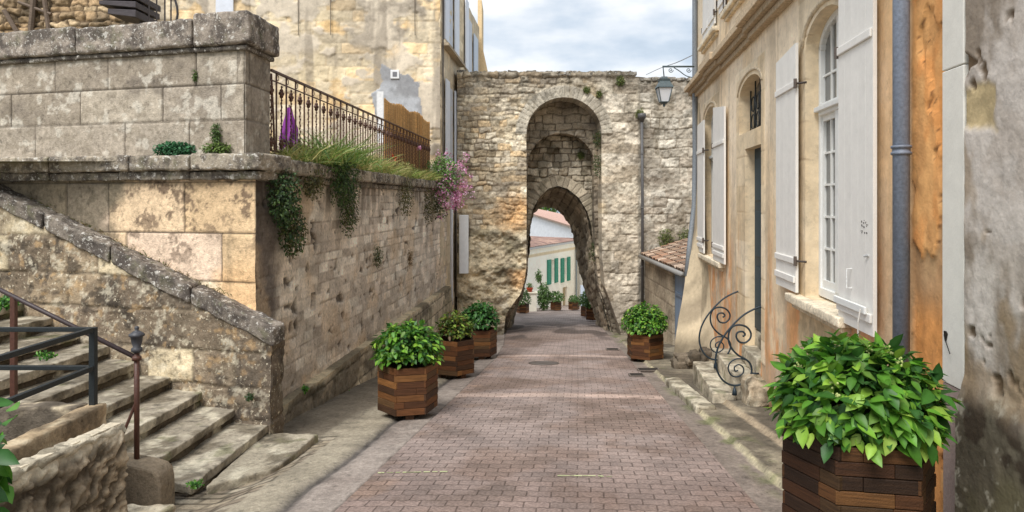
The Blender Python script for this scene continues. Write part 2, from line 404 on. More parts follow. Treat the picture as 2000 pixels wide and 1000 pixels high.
# ================================================================== GROUND
def sheet(xs, ys, zf, colf, name, mat):
    X, Y = np.meshgrid(xs, ys, indexing='ij'); X = X.ravel(); Y = Y.ravel(); W = len(ys)
    I, J = np.meshgrid(np.arange(len(xs) - 1), np.arange(W - 1), indexing='ij')
    q = np.stack([I * W + J, (I + 1) * W + J, (I + 1) * W + J + 1, I * W + J + 1], -1).reshape(-1, 4)
    z = zf(X, Y); return MB().add(np.stack([X, Y, z], 1), q, colf(X, Y)).build(name, mat, smooth=True)
g = sheet(np.linspace(-200, 200, 41), np.linspace(-60, 400, 47), lambda X, Y: gz(Y) - .2, lambda X, Y: np.tile(lin((140, 132, 112)), (len(X), 1)), 'ground', M_STONE)
struct(g)
XL = lambda Y: np.where(Y < 15, -1.306 + .099 * (Y - 5.14), np.interp(Y, [15, 18, 22, 34, 44], [-.33, -.2, -.2, -.1, .2]))
XR = lambda Y: 1.50 + .068 * Y
XK = lambda Y: 1.88 + .058 * Y
def pav_z(X, Y):
    z = gz(Y) + .002 + (fb(X * 2, Y * 2, 4, 3) - .5) * .02
    z = z + .05 * ss(0, .03, X - XK(Y) + (fb(Y * 3, Y * 0, 8, 2) - .5) * .05) * ss(21, 19, Y)
    z = z + .05 * ss(.0, .05, X - XK(Y) - .42) * ss(11, 9.3, Y)
    xl = X - XL(Y); dd = np.abs(xl + .43 - (fb(Y * 1.2, Y * 0, 9, 2) - .5) * .07)
    z = z - .022 * ss(.10, .0, dd) * ss(20, 18, Y)
    z = z + .03 * ss(-.8, -1.3, xl) * ss(21, 19, Y) * ss(7.6, 8.6, Y) - .115 * ss(-.75, -1.25, xl) * ss(7.9, 6.6, Y)
    return z
def pav_c(X, Y):
    xl = X - XL(Y); k = XK(Y); n = fb(X * 1.5, Y * 1.5, 30, 5, .6)
    c = np.tile(lin((150, 138, 115)), (len(X), 1))
    c = mixc(c, lin((150, 136, 124)), ss(-.45, -.42, xl) * ss(.1, .0, xl))
    c = mixc(c, lin((118, 104, 94)), ss(-.45, -.42, xl) * ss(.46, .62, n) * .6)
    c = mixc(c, lin((74, 62, 52)), ss(.03, .01, np.abs(xl + .005)) * .7)
    c = mixc(c, lin((112, 100, 82)), ss(-.80, -.95, xl + (n - .5) * .5) * ss(4.5, 8.5, Y))
    c = mixc(c, lin((158, 146, 122)), ss(-.80, -.86, xl) * ss(-1.1, -1.0, xl) * ss(9.5, 8, Y) * .7)
    # small setts by the steps
    mk = (xl < -.84) & (Y < 7.6)
    rid, d, B = blocks(X - .1 * Y, Y, (.13, .16), (.18, .24), .01, 3, 12)
    sc = pick([(150, 134, 108), (136, 120, 98), (160, 146, 122)], rid[:, 1]) * (.2 + .8 * ss(0, .03, d))[:, None]
    c = np.where(mk[:, None], sc, c)
    dd = np.abs(xl + .43 - (fb(Y * 1.2, Y * 0, 9, 2) - .5) * .07)
    c = mixc(c, lin((58, 54, 50)), ss(.045, .018, dd) * ss(20, 17, Y) * (.75 + .25 * n))
    c = mixc(c, lin((100, 92, 86)), ss(.14, .02, dd) * .45)
    r = X - XR(Y)
    c = mixc(c, lin((126, 112, 100)), ss(-.05, .02, r) * ss(.03, -.03, X - k))
    # dirty pavement right of the kerb, with slab joints
    c = mixc(c, lin((136, 124, 100)), ss(0, .04, X - k))
    c = mixc(c, lin((98, 88, 72)), ss(0, .04, X - k) * ss(.42, .62, n))
    c = mixc(c, lin((186, 172, 128)), ss(.035, .01, np.abs(X - k - .015)) * (.45 + .5 * ss(.35, .6, fb(X, Y * 3, 66, 3))) * ss(19, 17, Y))
    c = mixc(c, lin((176, 152, 116)), ss(.05, .01, np.abs(X - k - .44)) * .8 * ss(11.5, 10, Y))
    gmoss = ss(.5, .68, fb(X * 3, Y * 3, 71, 4)) * ss(.25, .05, np.abs(X - k - .05))
    c = mixc(c, lin((96, 104, 48)), gmoss * .7)
    j = np.abs(((Y * .62) % 1) - .5) * 1.6
    c = mixc(c, lin((60, 54, 46)), ss(.02, .005, j) * (X > k) * .8)
    return c * (.6 + .8 * fb(X * 5, Y * 5, 41, 5, .62))[:, None] * (.82 + .36 * fb(X * 26, Y * 26, 43, 3))[:, None]
g = sheet(np.arange(-4.2, 5.4, .03), np.arange(3.6, 34, .035), pav_z, pav_c, 'pavement', M_STONE); struct(g)

# pavers: running bond, slightly toothed edges
m = bpy.data.materials.new('pavers'); m.use_nodes = True; n = m.node_tree.nodes; l = m.node_tree.links; b = n['Principled BSDF']
b.inputs['Roughness'].default_value = .9; b.inputs['Specular IOR Level'].default_value = .2
gm = n.new('ShaderNodeNewGeometry'); sx = n.new('ShaderNodeSeparateXYZ'); l.new(gm.outputs['Position'], sx.inputs[0])
def mth(op, a, b2=None, c2=None):
    q = n.new('ShaderNodeMath'); q.operation = op
    for i, vv in enumerate((a, b2, c2)):
        if vv is None: continue
        if isinstance(vv, (int, float)): q.inputs[i].default_value = vv
        else: l.new(vv, q.inputs[i])
    return q.outputs[0]
wob = n.new('ShaderNodeTexNoise'); wob.inputs['Scale'].default_value = 1.3; wob.inputs['Detail'].default_value = 2; l.new(gm.outputs['Position'], wob.inputs['Vector'])
wv = mth('MULTIPLY', mth('SUBTRACT', wob.outputs['Fac'], .5), .07)
ax = mth('ADD', mth('SUBTRACT', sx.outputs[0], mth('MULTIPLY', sx.outputs[1], .095)), wv)
tri = mth('MULTIPLY', mth('SUBTRACT', mth('PINGPONG', mth('ADD', ax, 10.0), .05125), .0256), .38)
ay = mth('ADD', mth('ADD', sx.outputs[1], mth('MULTIPLY', sx.outputs[0], .06)), mth('ADD', tri, wv))
tri2 = mth('MULTIPLY', mth('SUBTRACT', mth('PINGPONG', ay, .07), .035), .14)
cx = n.new('ShaderNodeCombineXYZ'); l.new(ax, cx.inputs[0]); l.new(ay, cx.inputs[1])
bt = n.new('ShaderNodeTexBrick'); bt.inputs['Scale'].default_value = 1; bt.inputs['Brick Width'].default_value = .200; bt.inputs['Row Height'].default_value = .132
bt.inputs['Mortar Size'].default_value = .0065; bt.inputs['Mortar Smooth'].default_value = .35; bt.inputs['Bias'].default_value = 0
bt.offset = .5; bt.inputs['Color1'].default_value = (.86, .83, .81, 1); bt.inputs['Color2'].default_value = (1.08, 1.02, .99, 1); bt.inputs['Mortar'].default_value = (.52, .49, .47, 1)
l.new(cx.outputs[0], bt.inputs['Vector'])
at = n.new('ShaderNodeAttribute'); at.attribute_name = 'Col'
t = n.new('ShaderNodeTexNoise'); t.inputs['Scale'].default_value = 45; t.inputs['Detail'].default_value = 5; l.new(gm.outputs['Position'], t.inputs['Vector'])
mr = n.new('ShaderNodeMapRange'); mr.inputs[1].default_value = .3; mr.inputs[2].default_value = .7; mr.inputs[3].default_value = .72; mr.inputs[4].default_value = 1.28; l.new(t.outputs['Fac'], mr.inputs[0])
mu = n.new('ShaderNodeMixRGB'); mu.blend_type = 'MULTIPLY'; mu.inputs[0].default_value = 1; l.new(bt.outputs['Color'], mu.inputs[1]); l.new(at.outputs['Color'], mu.inputs[2])
mu2 = n.new('ShaderNodeVectorMath'); mu2.operation = 'SCALE'; l.new(mu.outputs[0], mu2.inputs[0]); l.new(mr.outputs[0], mu2.inputs['Scale']); l.new(mu2.outputs[0], b.inputs['Base Color'])
bp = n.new('ShaderNodeBump'); bp.inputs['Strength'].default_value = .7; bp.inputs['Distance'].default_value = .012; bp.invert = True
hh = mth('SUBTRACT', bt.outputs['Fac'], mth('MULTIPLY', t.outputs['Fac'], .35)); l.new(hh, bp.inputs['Height']); l.new(bp.outputs[0], b.inputs['Normal'])
M_PAVE = m
ys = np.arange(3.0, 44, .06); nx = 60
tt = np.linspace(0, 1, nx); YY, TT = np.meshgrid(ys, tt, indexing='ij'); XX = XL(YY) * (1 - TT) + np.where(YY < 24, XR(YY), XR(YY) + 0 * YY) * TT
Xf, Yf, Tf = XX.ravel(), YY.ravel(), TT.ravel()
c = np.tile(lin((161, 148, 142)), (len(Xf), 1))
nn = fb(Xf * .8, Yf * .8, 100, 5, .6)
c = mixc(c, lin((146, 130, 121)), ss(.45, .6, nn)); c = mixc(c, lin((122, 102, 92)), ss(8, 4.5, Yf) * .5)
c = mixc(c, lin((178, 140, 104)), ss(.55, .7, fb(Xf * 1.6, Yf * 1.6, 104, 4)) * ss(.35, .1, Tf) * .2)
for yb, wb in ((10.1, .15), (15.25, .17)): c = mixc(c, lin((205, 184, 172)), ss(wb + .04, wb - .03, np.abs(Yf + .06 * Xf - yb)) * .75)
c = mixc(c, lin((170, 158, 150)), ss(18, 24, Yf) * .7)
c = mixc(c, lin((88, 80, 76)), ss(.5, .62, fb(Xf * 1.1, Yf * .5, 109, 4)) * ss(18, 20.5, Yf) * ss(29, 24, Yf) * .8)
trk = ss(.22, .05, np.abs(Tf - .36)) + ss(.22, .05, np.abs(Tf - .72)); c = c * (.90 + .07 * trk[:, None]); c = mixc(c, lin((104, 90, 80)), ss(.56, .66, fb(Xf * 1.3, Yf * 1.3, 111, 5, .65)) * .4)
c = c * (.66 + .64 * fb(Xf * 3, Yf * 3, 107, 5, .65))[:, None]
W = nx; I, J = np.meshgrid(np.arange(len(ys) - 1), np.arange(nx - 1), indexing='ij')
q = np.stack([I * W + J, I * W + J + 1, (I + 1) * W + J + 1, (I + 1) * W + J], -1).reshape(-1, 4)
zr = gz(Yf) + .016 + .02 * np.sin(np.pi * Tf)
g = MB().add(np.stack([Xf, Yf, zr], 1), q, c).build('road', M_PAVE, smooth=True); struct(g)
def roadz(X, Y): return gz(Y) + .016 + .02 * math.sin(math.pi * min(1, max(0, (X - float(XL(Y))) / (float(XR(Y)) - float(XL(Y))))))
# faded yellow paint dashes
def dash(px0, px1, py, seed):
    mb = MB(); Y = 2349 / (py - 543.)
    x0, x1 = (px0 - 1000) / F * Y, (px1 - 1000) / F * Y; r = random.Random(seed); x = x0
    while x < x1:
        ww = r.uniform(.02, .07); d = .014 * r.uniform(.5, 1.3)
        zz = [roadz(a, Y) + .005 + SL * 0 for a in (x, x + ww)]
        mb.add([[x, Y - d, zz[0] + SL * d], [x + ww, Y - d, zz[1] + SL * d], [x + ww, Y + d, zz[1] - SL * d], [x, Y + d, zz[0] - SL * d]], [[0, 1, 2, 3]], lin((204, 208, 158)) * r.uniform(.6, 1.05)); x += ww + r.choice([0, 0, .004, .02])
    struct(mb.build('painted_mark', M_PAINT))
dash(738, 862, 928, 1); dash(1089, 1170, 938, 2); dash(1172, 1195, 939, 3)
p = G(1062, 713); t0 = thing('manhole_cover', 'round dark iron manhole cover in the middle of the brick road', 'manhole cover', (p[0], p[1], roadz(p[0], p[1])))
mb = MB(); th = np.linspace(0, 2 * np.pi, 33)[:-1]
def disc(cen, r, z, col, mb, n=32):
    th = np.arange(n) * 2 * np.pi / n
    V = np.stack([cen[0] + r * np.cos(th), cen[1] + r * np.sin(th), cen[2] + z - SL * r * np.sin(th)], 1); mb.add(V, [np.arange(n)[None]], col)
disc(p * [1, 1, 0] + [0, 0, roadz(p[0], p[1])], .29, .006, lin((84, 74, 68)), mb); mb.build('cover', M_METAL, t0)
mb = MB(); n_ = 32; th = np.arange(n_ + 1) * 2 * np.pi / n_
a = np.stack([p[0] + .3 * np.cos(th), p[1] + .3 * np.sin(th), roadz(p[0], p[1]) + .006 - SL * .3 * np.sin(th)], 1); mb.tube(a, .008, lin((98, 88, 80)), 6); mb.build('rim', M_METAL, t0)
for px, py, w_, lab in ((1196, 686, .3, 'small drain grate beside the planter below the arch'), (1243, 737, .26, 'narrow dark drain slot at the road edge in front of the right planter'), (1266, 726, .4, 'thin drain slot on the pavement right of the planter')):
    p = G(px, py); z = roadz(p[0], p[1]) + .03; mb = MB()
    mb.box((p[0] - w_ / 2, p[1] - .09, z - .02), (p[0] + w_ / 2, p[1] + .09, z + .004), lin((112, 102, 94)))
    for k in range(6): mb.box((p[0] - w_ / 2 + .02, p[1] - .075 + k * .027, z + .004), (p[0] + w_ / 2 - .02, p[1] - .068 + k * .027, z + .008), lin((38, 34, 32)))
    tag(mb.build('drain_grate', M_METAL), lab, 'drain')

# ================================================================== LEFT: TERRACE WALL, PARAPETS, STAIRS
UF = np.array([-.969, .247, 0]); NF = np.array([-.247, -.969, 0])       # front faces run away to the left
SD = np.array([.0791, .9969, 0]); NS = np.array([.9969, -.0791, 0])     # street-side direction
WX = lambda Y: .0793 * Y - 3.474
C0 = np.array([WX(7.7), 7.7, 0])
TAN = [(214, 190, 148), (206, 176, 132), (222, 200, 160), (196, 172, 136)]
GREY = [(170, 156, 134), (158, 144, 122), (180, 168, 148), (150, 136, 116)]
def pat_side(U, V):
    h, c = masonry(U, V, (.115, .17), (.2, .46), [(226, 208, 184), (218, 200, 176), (232, 218, 196), (210, 192, 170), (198, 180, 158)], (164, 146, 124), .004, .010, .012, 2, 11, .012, .014, fillj=.6)
    st = streaks(U, V, 15, 2.2, .25)
    c = mixc(c, lin((108, 96, 80)), ss(.46, .66, st) * ss(-.3, 1.6, V) * .35)
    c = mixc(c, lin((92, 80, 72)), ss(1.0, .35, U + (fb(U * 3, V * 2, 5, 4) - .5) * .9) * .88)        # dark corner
    c = mixc(c, lin((140, 124, 106)), ss(.46, .62, fb(U * .9, V * 1.4, 18, 5, .6)) * ss(.6, -.5, V) * .4)
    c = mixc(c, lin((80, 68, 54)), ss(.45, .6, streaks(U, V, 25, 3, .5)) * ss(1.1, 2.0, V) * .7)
    c = mixc(c, lin((206, 172, 126)), ss(.54, .68, fb(U * 1.3, V * 1.3, 28, 4)) * .5)
    ho = ss(.75, .79, fb(U * 6, V * 7, 35, 2)); h = h - ho * .04; c = mixc(c, lin((60, 50, 42)), ho * .8)
    return h, c
p = C0.copy(); Lside = 12.3
wt = thing('retaining_wall', 'tall beige stone terrace wall running along the left of the street under the iron railing', 'wall', (p[0], p[1], gz(7.7)))
# put-log hole seen at photo (610, 590)
def sideuv(px, py):
    Y = 4690 / (1107. - px); return (Y - 7.7) * 1.0031, CZ - (py - 393) / F * Y
hu, hv = sideuv(611, 588)
hole1 = [(hu - .09, hv - .13), (hu + .09, hv - .13), (hu + .09, hv + .12), (hu - .09, hv + .12)]
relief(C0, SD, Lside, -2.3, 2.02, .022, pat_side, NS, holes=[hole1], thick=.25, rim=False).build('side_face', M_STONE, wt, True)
MB().box(C0 + SD * hu - NS * .26 + [-.12, -.12, hv - .15], C0 + SD * hu - NS * .26 + [.1, .12, hv + .15], lin((40, 34, 28))).build('socket', M_STONE, wt)
# base course, sloping with street
bt_z = CZ - (780 - 393) / F * 8.4
def pat_base(U, V):
    h, c = masonry(U, V, (.28, .42), (.5, 1.1), [(206, 186, 150), (192, 172, 138), (178, 160, 130)], (98, 88, 70), .012, .015, .03, 2, 17, .025, .02)
    c = mixc(c, lin((94, 92, 60)), ss(.48, .64, fb(U * 2, V * 3, 19, 5)) * .5); c = mixc(c, lin((222, 198, 150)), ss(bt_z - .07, bt_z - .02, V) * .7); c = mixc(c, lin((72, 64, 52)), ss(.5, .65, fb(U * 1.2, V * 2, 29, 5)) * .7)
    return h, c
def base_top(Y): return CZ - (781 - 393) / F * 7.9 + 0 * Y
O = C0 + NS * .13
relief(O, SD, Lside, -2.3, bt_z, .025, pat_base, NS, outer=[(.0, -2.4), (Lside, -2.4), (Lside, bt_z), (.0, bt_z)], thick=.16).build('base_course', M_STONE, wt, True)
# front face (turned to the camera) below ledge
def pat_front(U, V):
    B = [-1.2, -.7, -.25, .18, .50, .95, 1.45, 1.60, 2.3]
    B = [-1.3, -.85, -.4, .02, .49, .83, 1.38, 1.96, 2.6]
    rid, d, _ = blocks(U, V, B, (.62, 1.25), .004, 3, 5, joints={6: [-.5, .0, .93, 1.98, 2.6], 5: [-.4, .43, 1.72, 2.3], 4: [1.35, 2.4], 3: [.62, 1.5]})
    e = ss(0, .016, d); h = .012 * e + (rid[:, 0] - .5) * .012 + (fb(U * 9, V * 9, 6, 4, .6) - .5) * .02
    c = pick([(232, 208, 166), (226, 190, 140), (214, 176, 120), (222, 190, 156)], rid[:, 1]) * (.8 + .45 * fb(U * 3, V * 3, 33, 5, .6))[:, None]
    c = mixc(c, lin((228, 172, 92)), ss(.40, .55, fb(U * 1.1 + 3, V * 1.5, 61, 4)) * ss(1.3, .7, V) * .85)
    c = mixc(c, lin((104, 80, 60)), ss(.50, .62, fb(U * 9, V * 9, 62, 5, .7)) * ss(.8, 1.5, V + (fb(U * 2, V * 2, 68, 3) - .5)) * .8)
    c = mixc(c, lin((110, 100, 78)), ss(1.6, 2.0, U + (fb(U * 2, V * 2, 63, 3) - .5)) * .85)
    c = mixc(c, lin((52, 42, 32)), (1 - e) * .85)
    c = mixc(c, lin((104, 92, 70)), ss(.5, .7, streaks(U, V, 64)) * .35)
    return h, c
relief(C0 - UF * .014, UF, 5.2, -1.2, 2.02, .016, pat_front, NF, thick=0).build('front_face', M_STONE, wt, True)
# ledge slabs, front and side
LICH = lin((214, 208, 196))
def lichen_tone(p, c):
    n_ = fb3(p * 26, 301, 4, .7); k = fb3(p * 8, 302, 5, .7); o = fb3(p * 9, 303, 4, .6)
    c = mixc(c, lin((94, 96, 56)), ss(.60, .68, o) * .45)
    return c
def run_boxes(mb, O, d, nrm, u0, u1, out0, out1, z0, z1, col, lens=(.7, 1.1), seed=0, r=.03, amp=.012, tone=lichen_tone, gap=.006, step=.03, zslope=0, skip=()):
    rr = random.Random(seed); u = u0; k = 0
    while u < u1 - .05:
        l_ = min(rr.uniform(*lens), u1 - u)
        if u1 - (u + l_) < .25: l_ = u1 - u
        zj = rr.uniform(-.01, .01); c8 = []
        for a in (u + gap, u + l_ - gap):
            for b_ in (out0, out1 + rr.uniform(-.015, .01)):
                for z in (z0, z1 + zj): c8.append(O + d * a + nrm * b_ + np.array([0, 0, z + zslope * a]))
        if k not in skip: mb.stone(c8, np.asarray(col) * rr.uniform(.85, 1.15), r, amp, step, seed + k, tone=tone)
        u += l_; k += 1
    return mb
lc = lin((158, 144, 122))
mb = MB(); run_boxes(mb, C0, UF, NF, -.16, 3.55, -.5, .17, 2.085, 2.27, lc, (.8, 1.15), 3)
run_boxes(mb, C0, UF, NF, -.1, 3.5, -.3, .09, 1.98, 2.08, lc * .8, (.8, 1.2), 4, .02)
mb.build('ledge', M_COPE, wt, True)
mb = MB(); run_boxes(mb, C0, SD, NS, .05, 11.9, -.5, .17, 2.06, 2.25, lc * 1.05, (.45, .95), 13, .04, .018)
run_boxes(mb, C0, SD, NS, .02, 11.9, -.3, .08, 1.97, 2.055, lc * .8, (.8, 1.2), 14, .02)
mb.build('side_ledge', M_COPE, wt, True)
# terrace ground behind the walls
MB().add([[-14, 7.95, 2.2], [WX(7.95) - .3, 7.95, 2.2], [WX(19.3) - .3, 19.3, 2.2], [-14, 19.3, 2.2]], [[0, 1, 2, 3]], lin((120, 112, 84))).build('terrace_ground', M_SOIL)['kind'] = 'structure'

MB().hexa([C0 + UF * a + SD * b_ + np.array([0, 0, z]) for a in (.06, 5) for b_ in (.06, 1.2) for z in (-1.2, 1.96)], lin((120, 100, 80))).build('core', M_STONE, wt)
# upper parapet pier
C1 = np.array([-2.997, 7.75, 0])
pt = thing('parapet_wall', 'grey ashlar parapet wall with a heavy lichen-covered coping above the ledge at top left', 'wall', (C1[0], C1[1], 2.26))
def pat_up(U, V):
    B = [1.5, 2.25, 2.66, 3.06, 3.50, 4.0]
    rid, d, _ = blocks(U, V, B, (.72, 1.35), .003, 3, 22, joints={3: [.0, .63, 1.85, 2.63, 3.6], 2: [.30, 1.08, 2.25, 3.3], 1: [.72, 1.60, 2.93]} if U.max() < 6 else None)
    e = ss(0, .014, d); h = .014 * e + (rid[:, 0] - .5) * .008 + (fb(U * 10, V * 10, 6, 4, .6) - .5) * .012
    c = pick([(178, 162, 140), (164, 148, 126), (186, 170, 146)], rid[:, 1]) * (.68 + .5 * fb(U * 2.4, V * 2.8, 33, 5, .6))[:, None]
    c = mixc(c, lin((116, 104, 90)), ss(.45, .62, fb(U * 1.6, V * 2.2, 41, 5, .6)) * ss(2.3, 3.3, V) * .8)
    c = mixc(c, lin((132, 118, 96)), ss(.52, .66, fb(U * 12, V * 12, 42, 3, .6)) * .45)
    c = mixc(c, lin((214, 204, 184)), ss(.58, .66, fb(U * 7, V * 7, 43, 4, .6)) * .55)
    c = mixc(c, lin((60, 50, 38)), (1 - e) * .85)
    return h, c
relief(C1, UF, 4.2, 2.2, 3.5, .015, pat_up, NF, thick=0).build('front_face', M_STONE, pt, True)
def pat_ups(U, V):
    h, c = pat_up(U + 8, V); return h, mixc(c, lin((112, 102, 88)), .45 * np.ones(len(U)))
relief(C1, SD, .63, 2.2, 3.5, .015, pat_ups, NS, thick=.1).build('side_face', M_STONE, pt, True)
MB().hexa([C1 + UF * a + SD * b_ + np.array([0, 0, z]) for a in (.02, 4.2) for b_ in (.02, .6) for z in (2.2, 3.47)], lin((150, 140, 120))).build('core', M_STONE, pt)
mb = MB(); rr = random.Random(5); u = -.1; k = 0
Q = lambda a, b_, z: C1 + UF * a + SD * b_ + np.array([0, 0, z])
for a0, a1 in ((-.11, .62), (.63, 2.25), (2.26, 3.6), (3.61, 4.5)):
    mb.stone([Q(a, b_, z) for a in (a0, a1) for b_ in (-.11, .72) for z in (3.49, 3.80 + (.05 if k == 0 else 0) + rr.uniform(-.01, .02))], lin((150, 136, 120)), .035, .014, .03, 50 + k, tone=lichen_tone); k += 1
mb.stone([Q(a, b_, z) for a in (-.06, 4.4) for b_ in (-.06, .68) for z in (3.43, 3.485)], lin((120, 110, 96)), .02, .006, .05, 59)
mb.build('coping', M_COPE, pt, True)

# stair wall with a raking coping
E = np.array([-2.58, 7.4, 0]); sl_ = .398; T1 = .41
swt = thing('stair_wall', 'mottled old stone wall with a sloping lichen-covered coping beside the steps', 'wall', (E[0], E[1], -.8))
def pat_stair(U, V):
    B = [-1.6, -.98, -.62, -.28, .10, .52, .90, 1.32, 1.75, 2.2, 2.7]
    rid, d, _ = blocks(U, V, B, (.45, .85), .03, 2.2, 9)
    e = ss(0, .03, d); n_ = fb(U * 2, V * 2, 71, 5, .6); h = .014 * e + (rid[:, 0] - .5) * .02 + (fb(U * 7, V * 7, 6, 5, .62) - .5) * .05
    c = pick([(142, 124, 98), (122, 106, 84), (206, 186, 146), (132, 114, 92), (112, 98, 80), (158, 136, 104)], rid[:, 1]) * (.55 + .9 * n_)[:, None]
    c = mixc(c, lin((112, 98, 76)), (1 - e) * .9); c = mixc(c, lin((122, 104, 82)), ss(.42, .6, fb(U * 3, V * 3, 72, 5, .65)) * .6)
    c = mixc(c, lin((66, 58, 50)), ss(.56, .68, fb(U * 5, V * 5, 73, 5, .65)) * .75)
    c = mixc(c, lin((226, 214, 184)), ss(.60, .68, fb(U * 9, V * 9, 74, 5, .65)) * .45)
    c = mixc(c, lin((186, 146, 86)), ss(.66, .74, fb(U * 9, V * 9, 75, 4)) * .5)
    c = mixc(c, lin((84, 74, 64)), ss(1.0, 0, U) * ss(.5, -.3, V) * .45)
    return h, c
top = [(0, T1 - .16), (5.2, T1 - .16 + 5.2 * sl_)]
relief(E, UF, 5.2, -1.2, 2.5, .017, pat_stair, NF, outer=[(0, -1.3), (5.2, -1.3), top[1], top[0]], thick=0).build('front_face', M_STAIR, swt, True)
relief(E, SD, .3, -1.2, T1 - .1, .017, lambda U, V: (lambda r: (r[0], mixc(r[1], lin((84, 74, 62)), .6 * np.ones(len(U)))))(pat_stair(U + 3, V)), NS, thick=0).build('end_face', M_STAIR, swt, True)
mb = MB(); u = -.04; k = 0
for a0, a1 in ((-.05, .98), (.99, 2.05), (2.06, 3.0), (3.01, 4.1), (4.11, 5.2)):
    c8 = [E + UF * a + SD * b_ + np.array([0, 0, z + T1 + a * sl_]) for a in (a0, a1) for b_ in (-.05, .27) for z in (-.2, 0)]
    mb.stone(c8, lin((128, 116, 102)), .03, .018, .03, 80 + k, tone=lichen_tone); k += 1
mb.build('coping', M_COPE, swt, True)

# steps
st = thing('stone_staircase', 'worn beige stone steps climbing to the left beside the stair wall', 'staircase', (-2.7, 6.5, -.75))
nd_ = np.array([-.06, -1, 0]); nd_ /= np.linalg.norm(nd_)
def step_tone(p, c):
    c = mixc(c, lin((92, 80, 58)), ss(.48, .62, fb3(p * 4, 401, 5, .6)) * .65)
    c = mixc(c, lin((205, 194, 165)), ss(.58, .68, fb3(p * 6, 402, 4)) * .6); c = mixc(c, lin((98, 102, 52)), ss(.66, .72, fb3(p * 5, 404, 3)) * .5)
    return mixc(c, lin((46, 40, 34)), ss(.60, .70, fb3(p * 12, 403, 3)) * .45)
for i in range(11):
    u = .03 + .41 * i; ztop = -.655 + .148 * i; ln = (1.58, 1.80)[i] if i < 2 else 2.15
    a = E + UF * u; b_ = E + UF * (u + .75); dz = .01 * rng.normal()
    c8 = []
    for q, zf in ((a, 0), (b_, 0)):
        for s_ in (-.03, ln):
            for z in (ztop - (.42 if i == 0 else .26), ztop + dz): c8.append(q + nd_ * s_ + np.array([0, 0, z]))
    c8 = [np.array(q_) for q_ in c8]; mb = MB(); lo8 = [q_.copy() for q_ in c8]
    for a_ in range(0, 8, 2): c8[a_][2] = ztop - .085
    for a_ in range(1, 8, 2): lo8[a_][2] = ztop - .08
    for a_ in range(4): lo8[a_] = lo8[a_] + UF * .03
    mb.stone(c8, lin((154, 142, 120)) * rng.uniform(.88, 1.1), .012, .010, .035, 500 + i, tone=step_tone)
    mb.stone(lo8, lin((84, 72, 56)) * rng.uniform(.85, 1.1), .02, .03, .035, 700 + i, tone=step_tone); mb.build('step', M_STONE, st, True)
# lowest sloping slab
A1 = np.array([-2.08, 7.42, -.755]); A2 = np.array([-2.19, 6.42, -.735]); B1 = np.array([-2.68, 7.45, -.755]); B2 = np.array([-2.62, 5.92, -.70])
c8 = [q_ + np.array([0, 0, z]) for q_ in (A1, A2, B1, B2) for z in (-.25, 0)]
MB().stone(c8, lin((156, 144, 120)), .02, .012, .04, 530, tone=step_tone).build('step', M_STONE, st, True)

# cellar well (trough) walls
wl = thing('basin_wall', 'low thin-walled stone basin surround carrying the black guard rail', 'wall', (-3.1, 4.6, -.4))
def basin_tone(p, c): return mixc(mixc(c, lin((70, 60, 46)), ss(.5, .64, fb3(p * 5, 411, 5, .6)) * .6), lin((214, 192, 150)), ss(.56, .66, fb3(p * 9, 412, 4)) * .6)
bx = lambda x0, x1, y0, y1, z0, z1: [np.array([x, y, z]) for x in (x0, x1) for y in (y0, y1) for z in (z0, z1)]
MB().stone(bx(-3.19, -3.05, 2.9, 5.22, -.75, .225), lin((170, 142, 100)), .02, .012, .04, 540, tone=basin_tone).build('side_slab', M_STONE, wl, True)
MB().stone(bx(-5.6, -3.20, 5.08, 5.22, -.75, .225), lin((104, 92, 76)), .02, .012, .04, 541, tone=basin_tone).build('back_slab', M_STONE, wl, True)
MB().box((-5.6, 2.5, -.3), (-3.2, 5.07, -.26), lin((62, 56, 50))).build('basin_floor', M_STONE, wl)
# rock-faced wall in front
rw = thing('rubble_wall', 'low rough rock-faced stone wall with a pale broken top at bottom left', 'wall', (-2.7, 4.2, -.5))
ra = np.array([-2.62, 4.62, 0]); rd = np.array([-.14, -.9, 0]); rd /= np.linalg.norm(rd); rn = np.array([-rd[1], rd[0], 0])
def pat_rock(U, V):
    x = U + (fb(U * 3, V * 3, 90, 3) - .5) * .3; y = V + (fb(U * 3 + 9, V * 3, 91, 3) - .5) * .3
    a = np.abs(fb((x + y) * 7, (x - y) * 3, 92, 4, .6) - .5) * 2; b_ = np.abs(fb(x * 5, y * 8, 93, 4, .6) - .5) * 2
    cv = a * .55 + b_ * .6; h = cv * .14 * ss(.27, .12, V) + .01
    c = np.tile(lin((176, 152, 116)), (len(U), 1)) * (.6 + .8 * fb(U * 6, V * 6, 94, 4, .6))[:, None]
    c = mixc(c, lin((84, 72, 56)), ss(.5, .62, fb(U * 4, V * 4, 95, 4)) * .6)
    c = mixc(c, lin((70, 58, 42)), ss(.30, .10, cv) * .85); c = mixc(c, lin((222, 204, 166)), ss(.45, .7, cv) * .6)
    c = mixc(c, lin((216, 200, 168)), ss(.12, .2, V + (fb(U * 8, V * 3, 96, 3) - .5) * .1) * .7)
    return h, c
relief(ra, rd, 2.4, -.9, .26, .013, pat_rock, rn, thick=.08).build('rock_face', M_STONE, rw, True)
relief(ra - rn * .08, rn, .08, -.9, .255, .014, pat_rock, -rd, thick=.02).build('end_face', M_STONE, rw, True)
c8 = [ra + rd * a + rn * b_ + np.array([0, 0, z]) for a in (-.02, 2.4) for b_ in (-.08, .03) for z in (.21, .26)]
MB().stone(c8, lin((190, 176, 148)), .02, .03, .03, 545, freq=14, tone=step_tone).build('cap', M_STONE, rw, True)
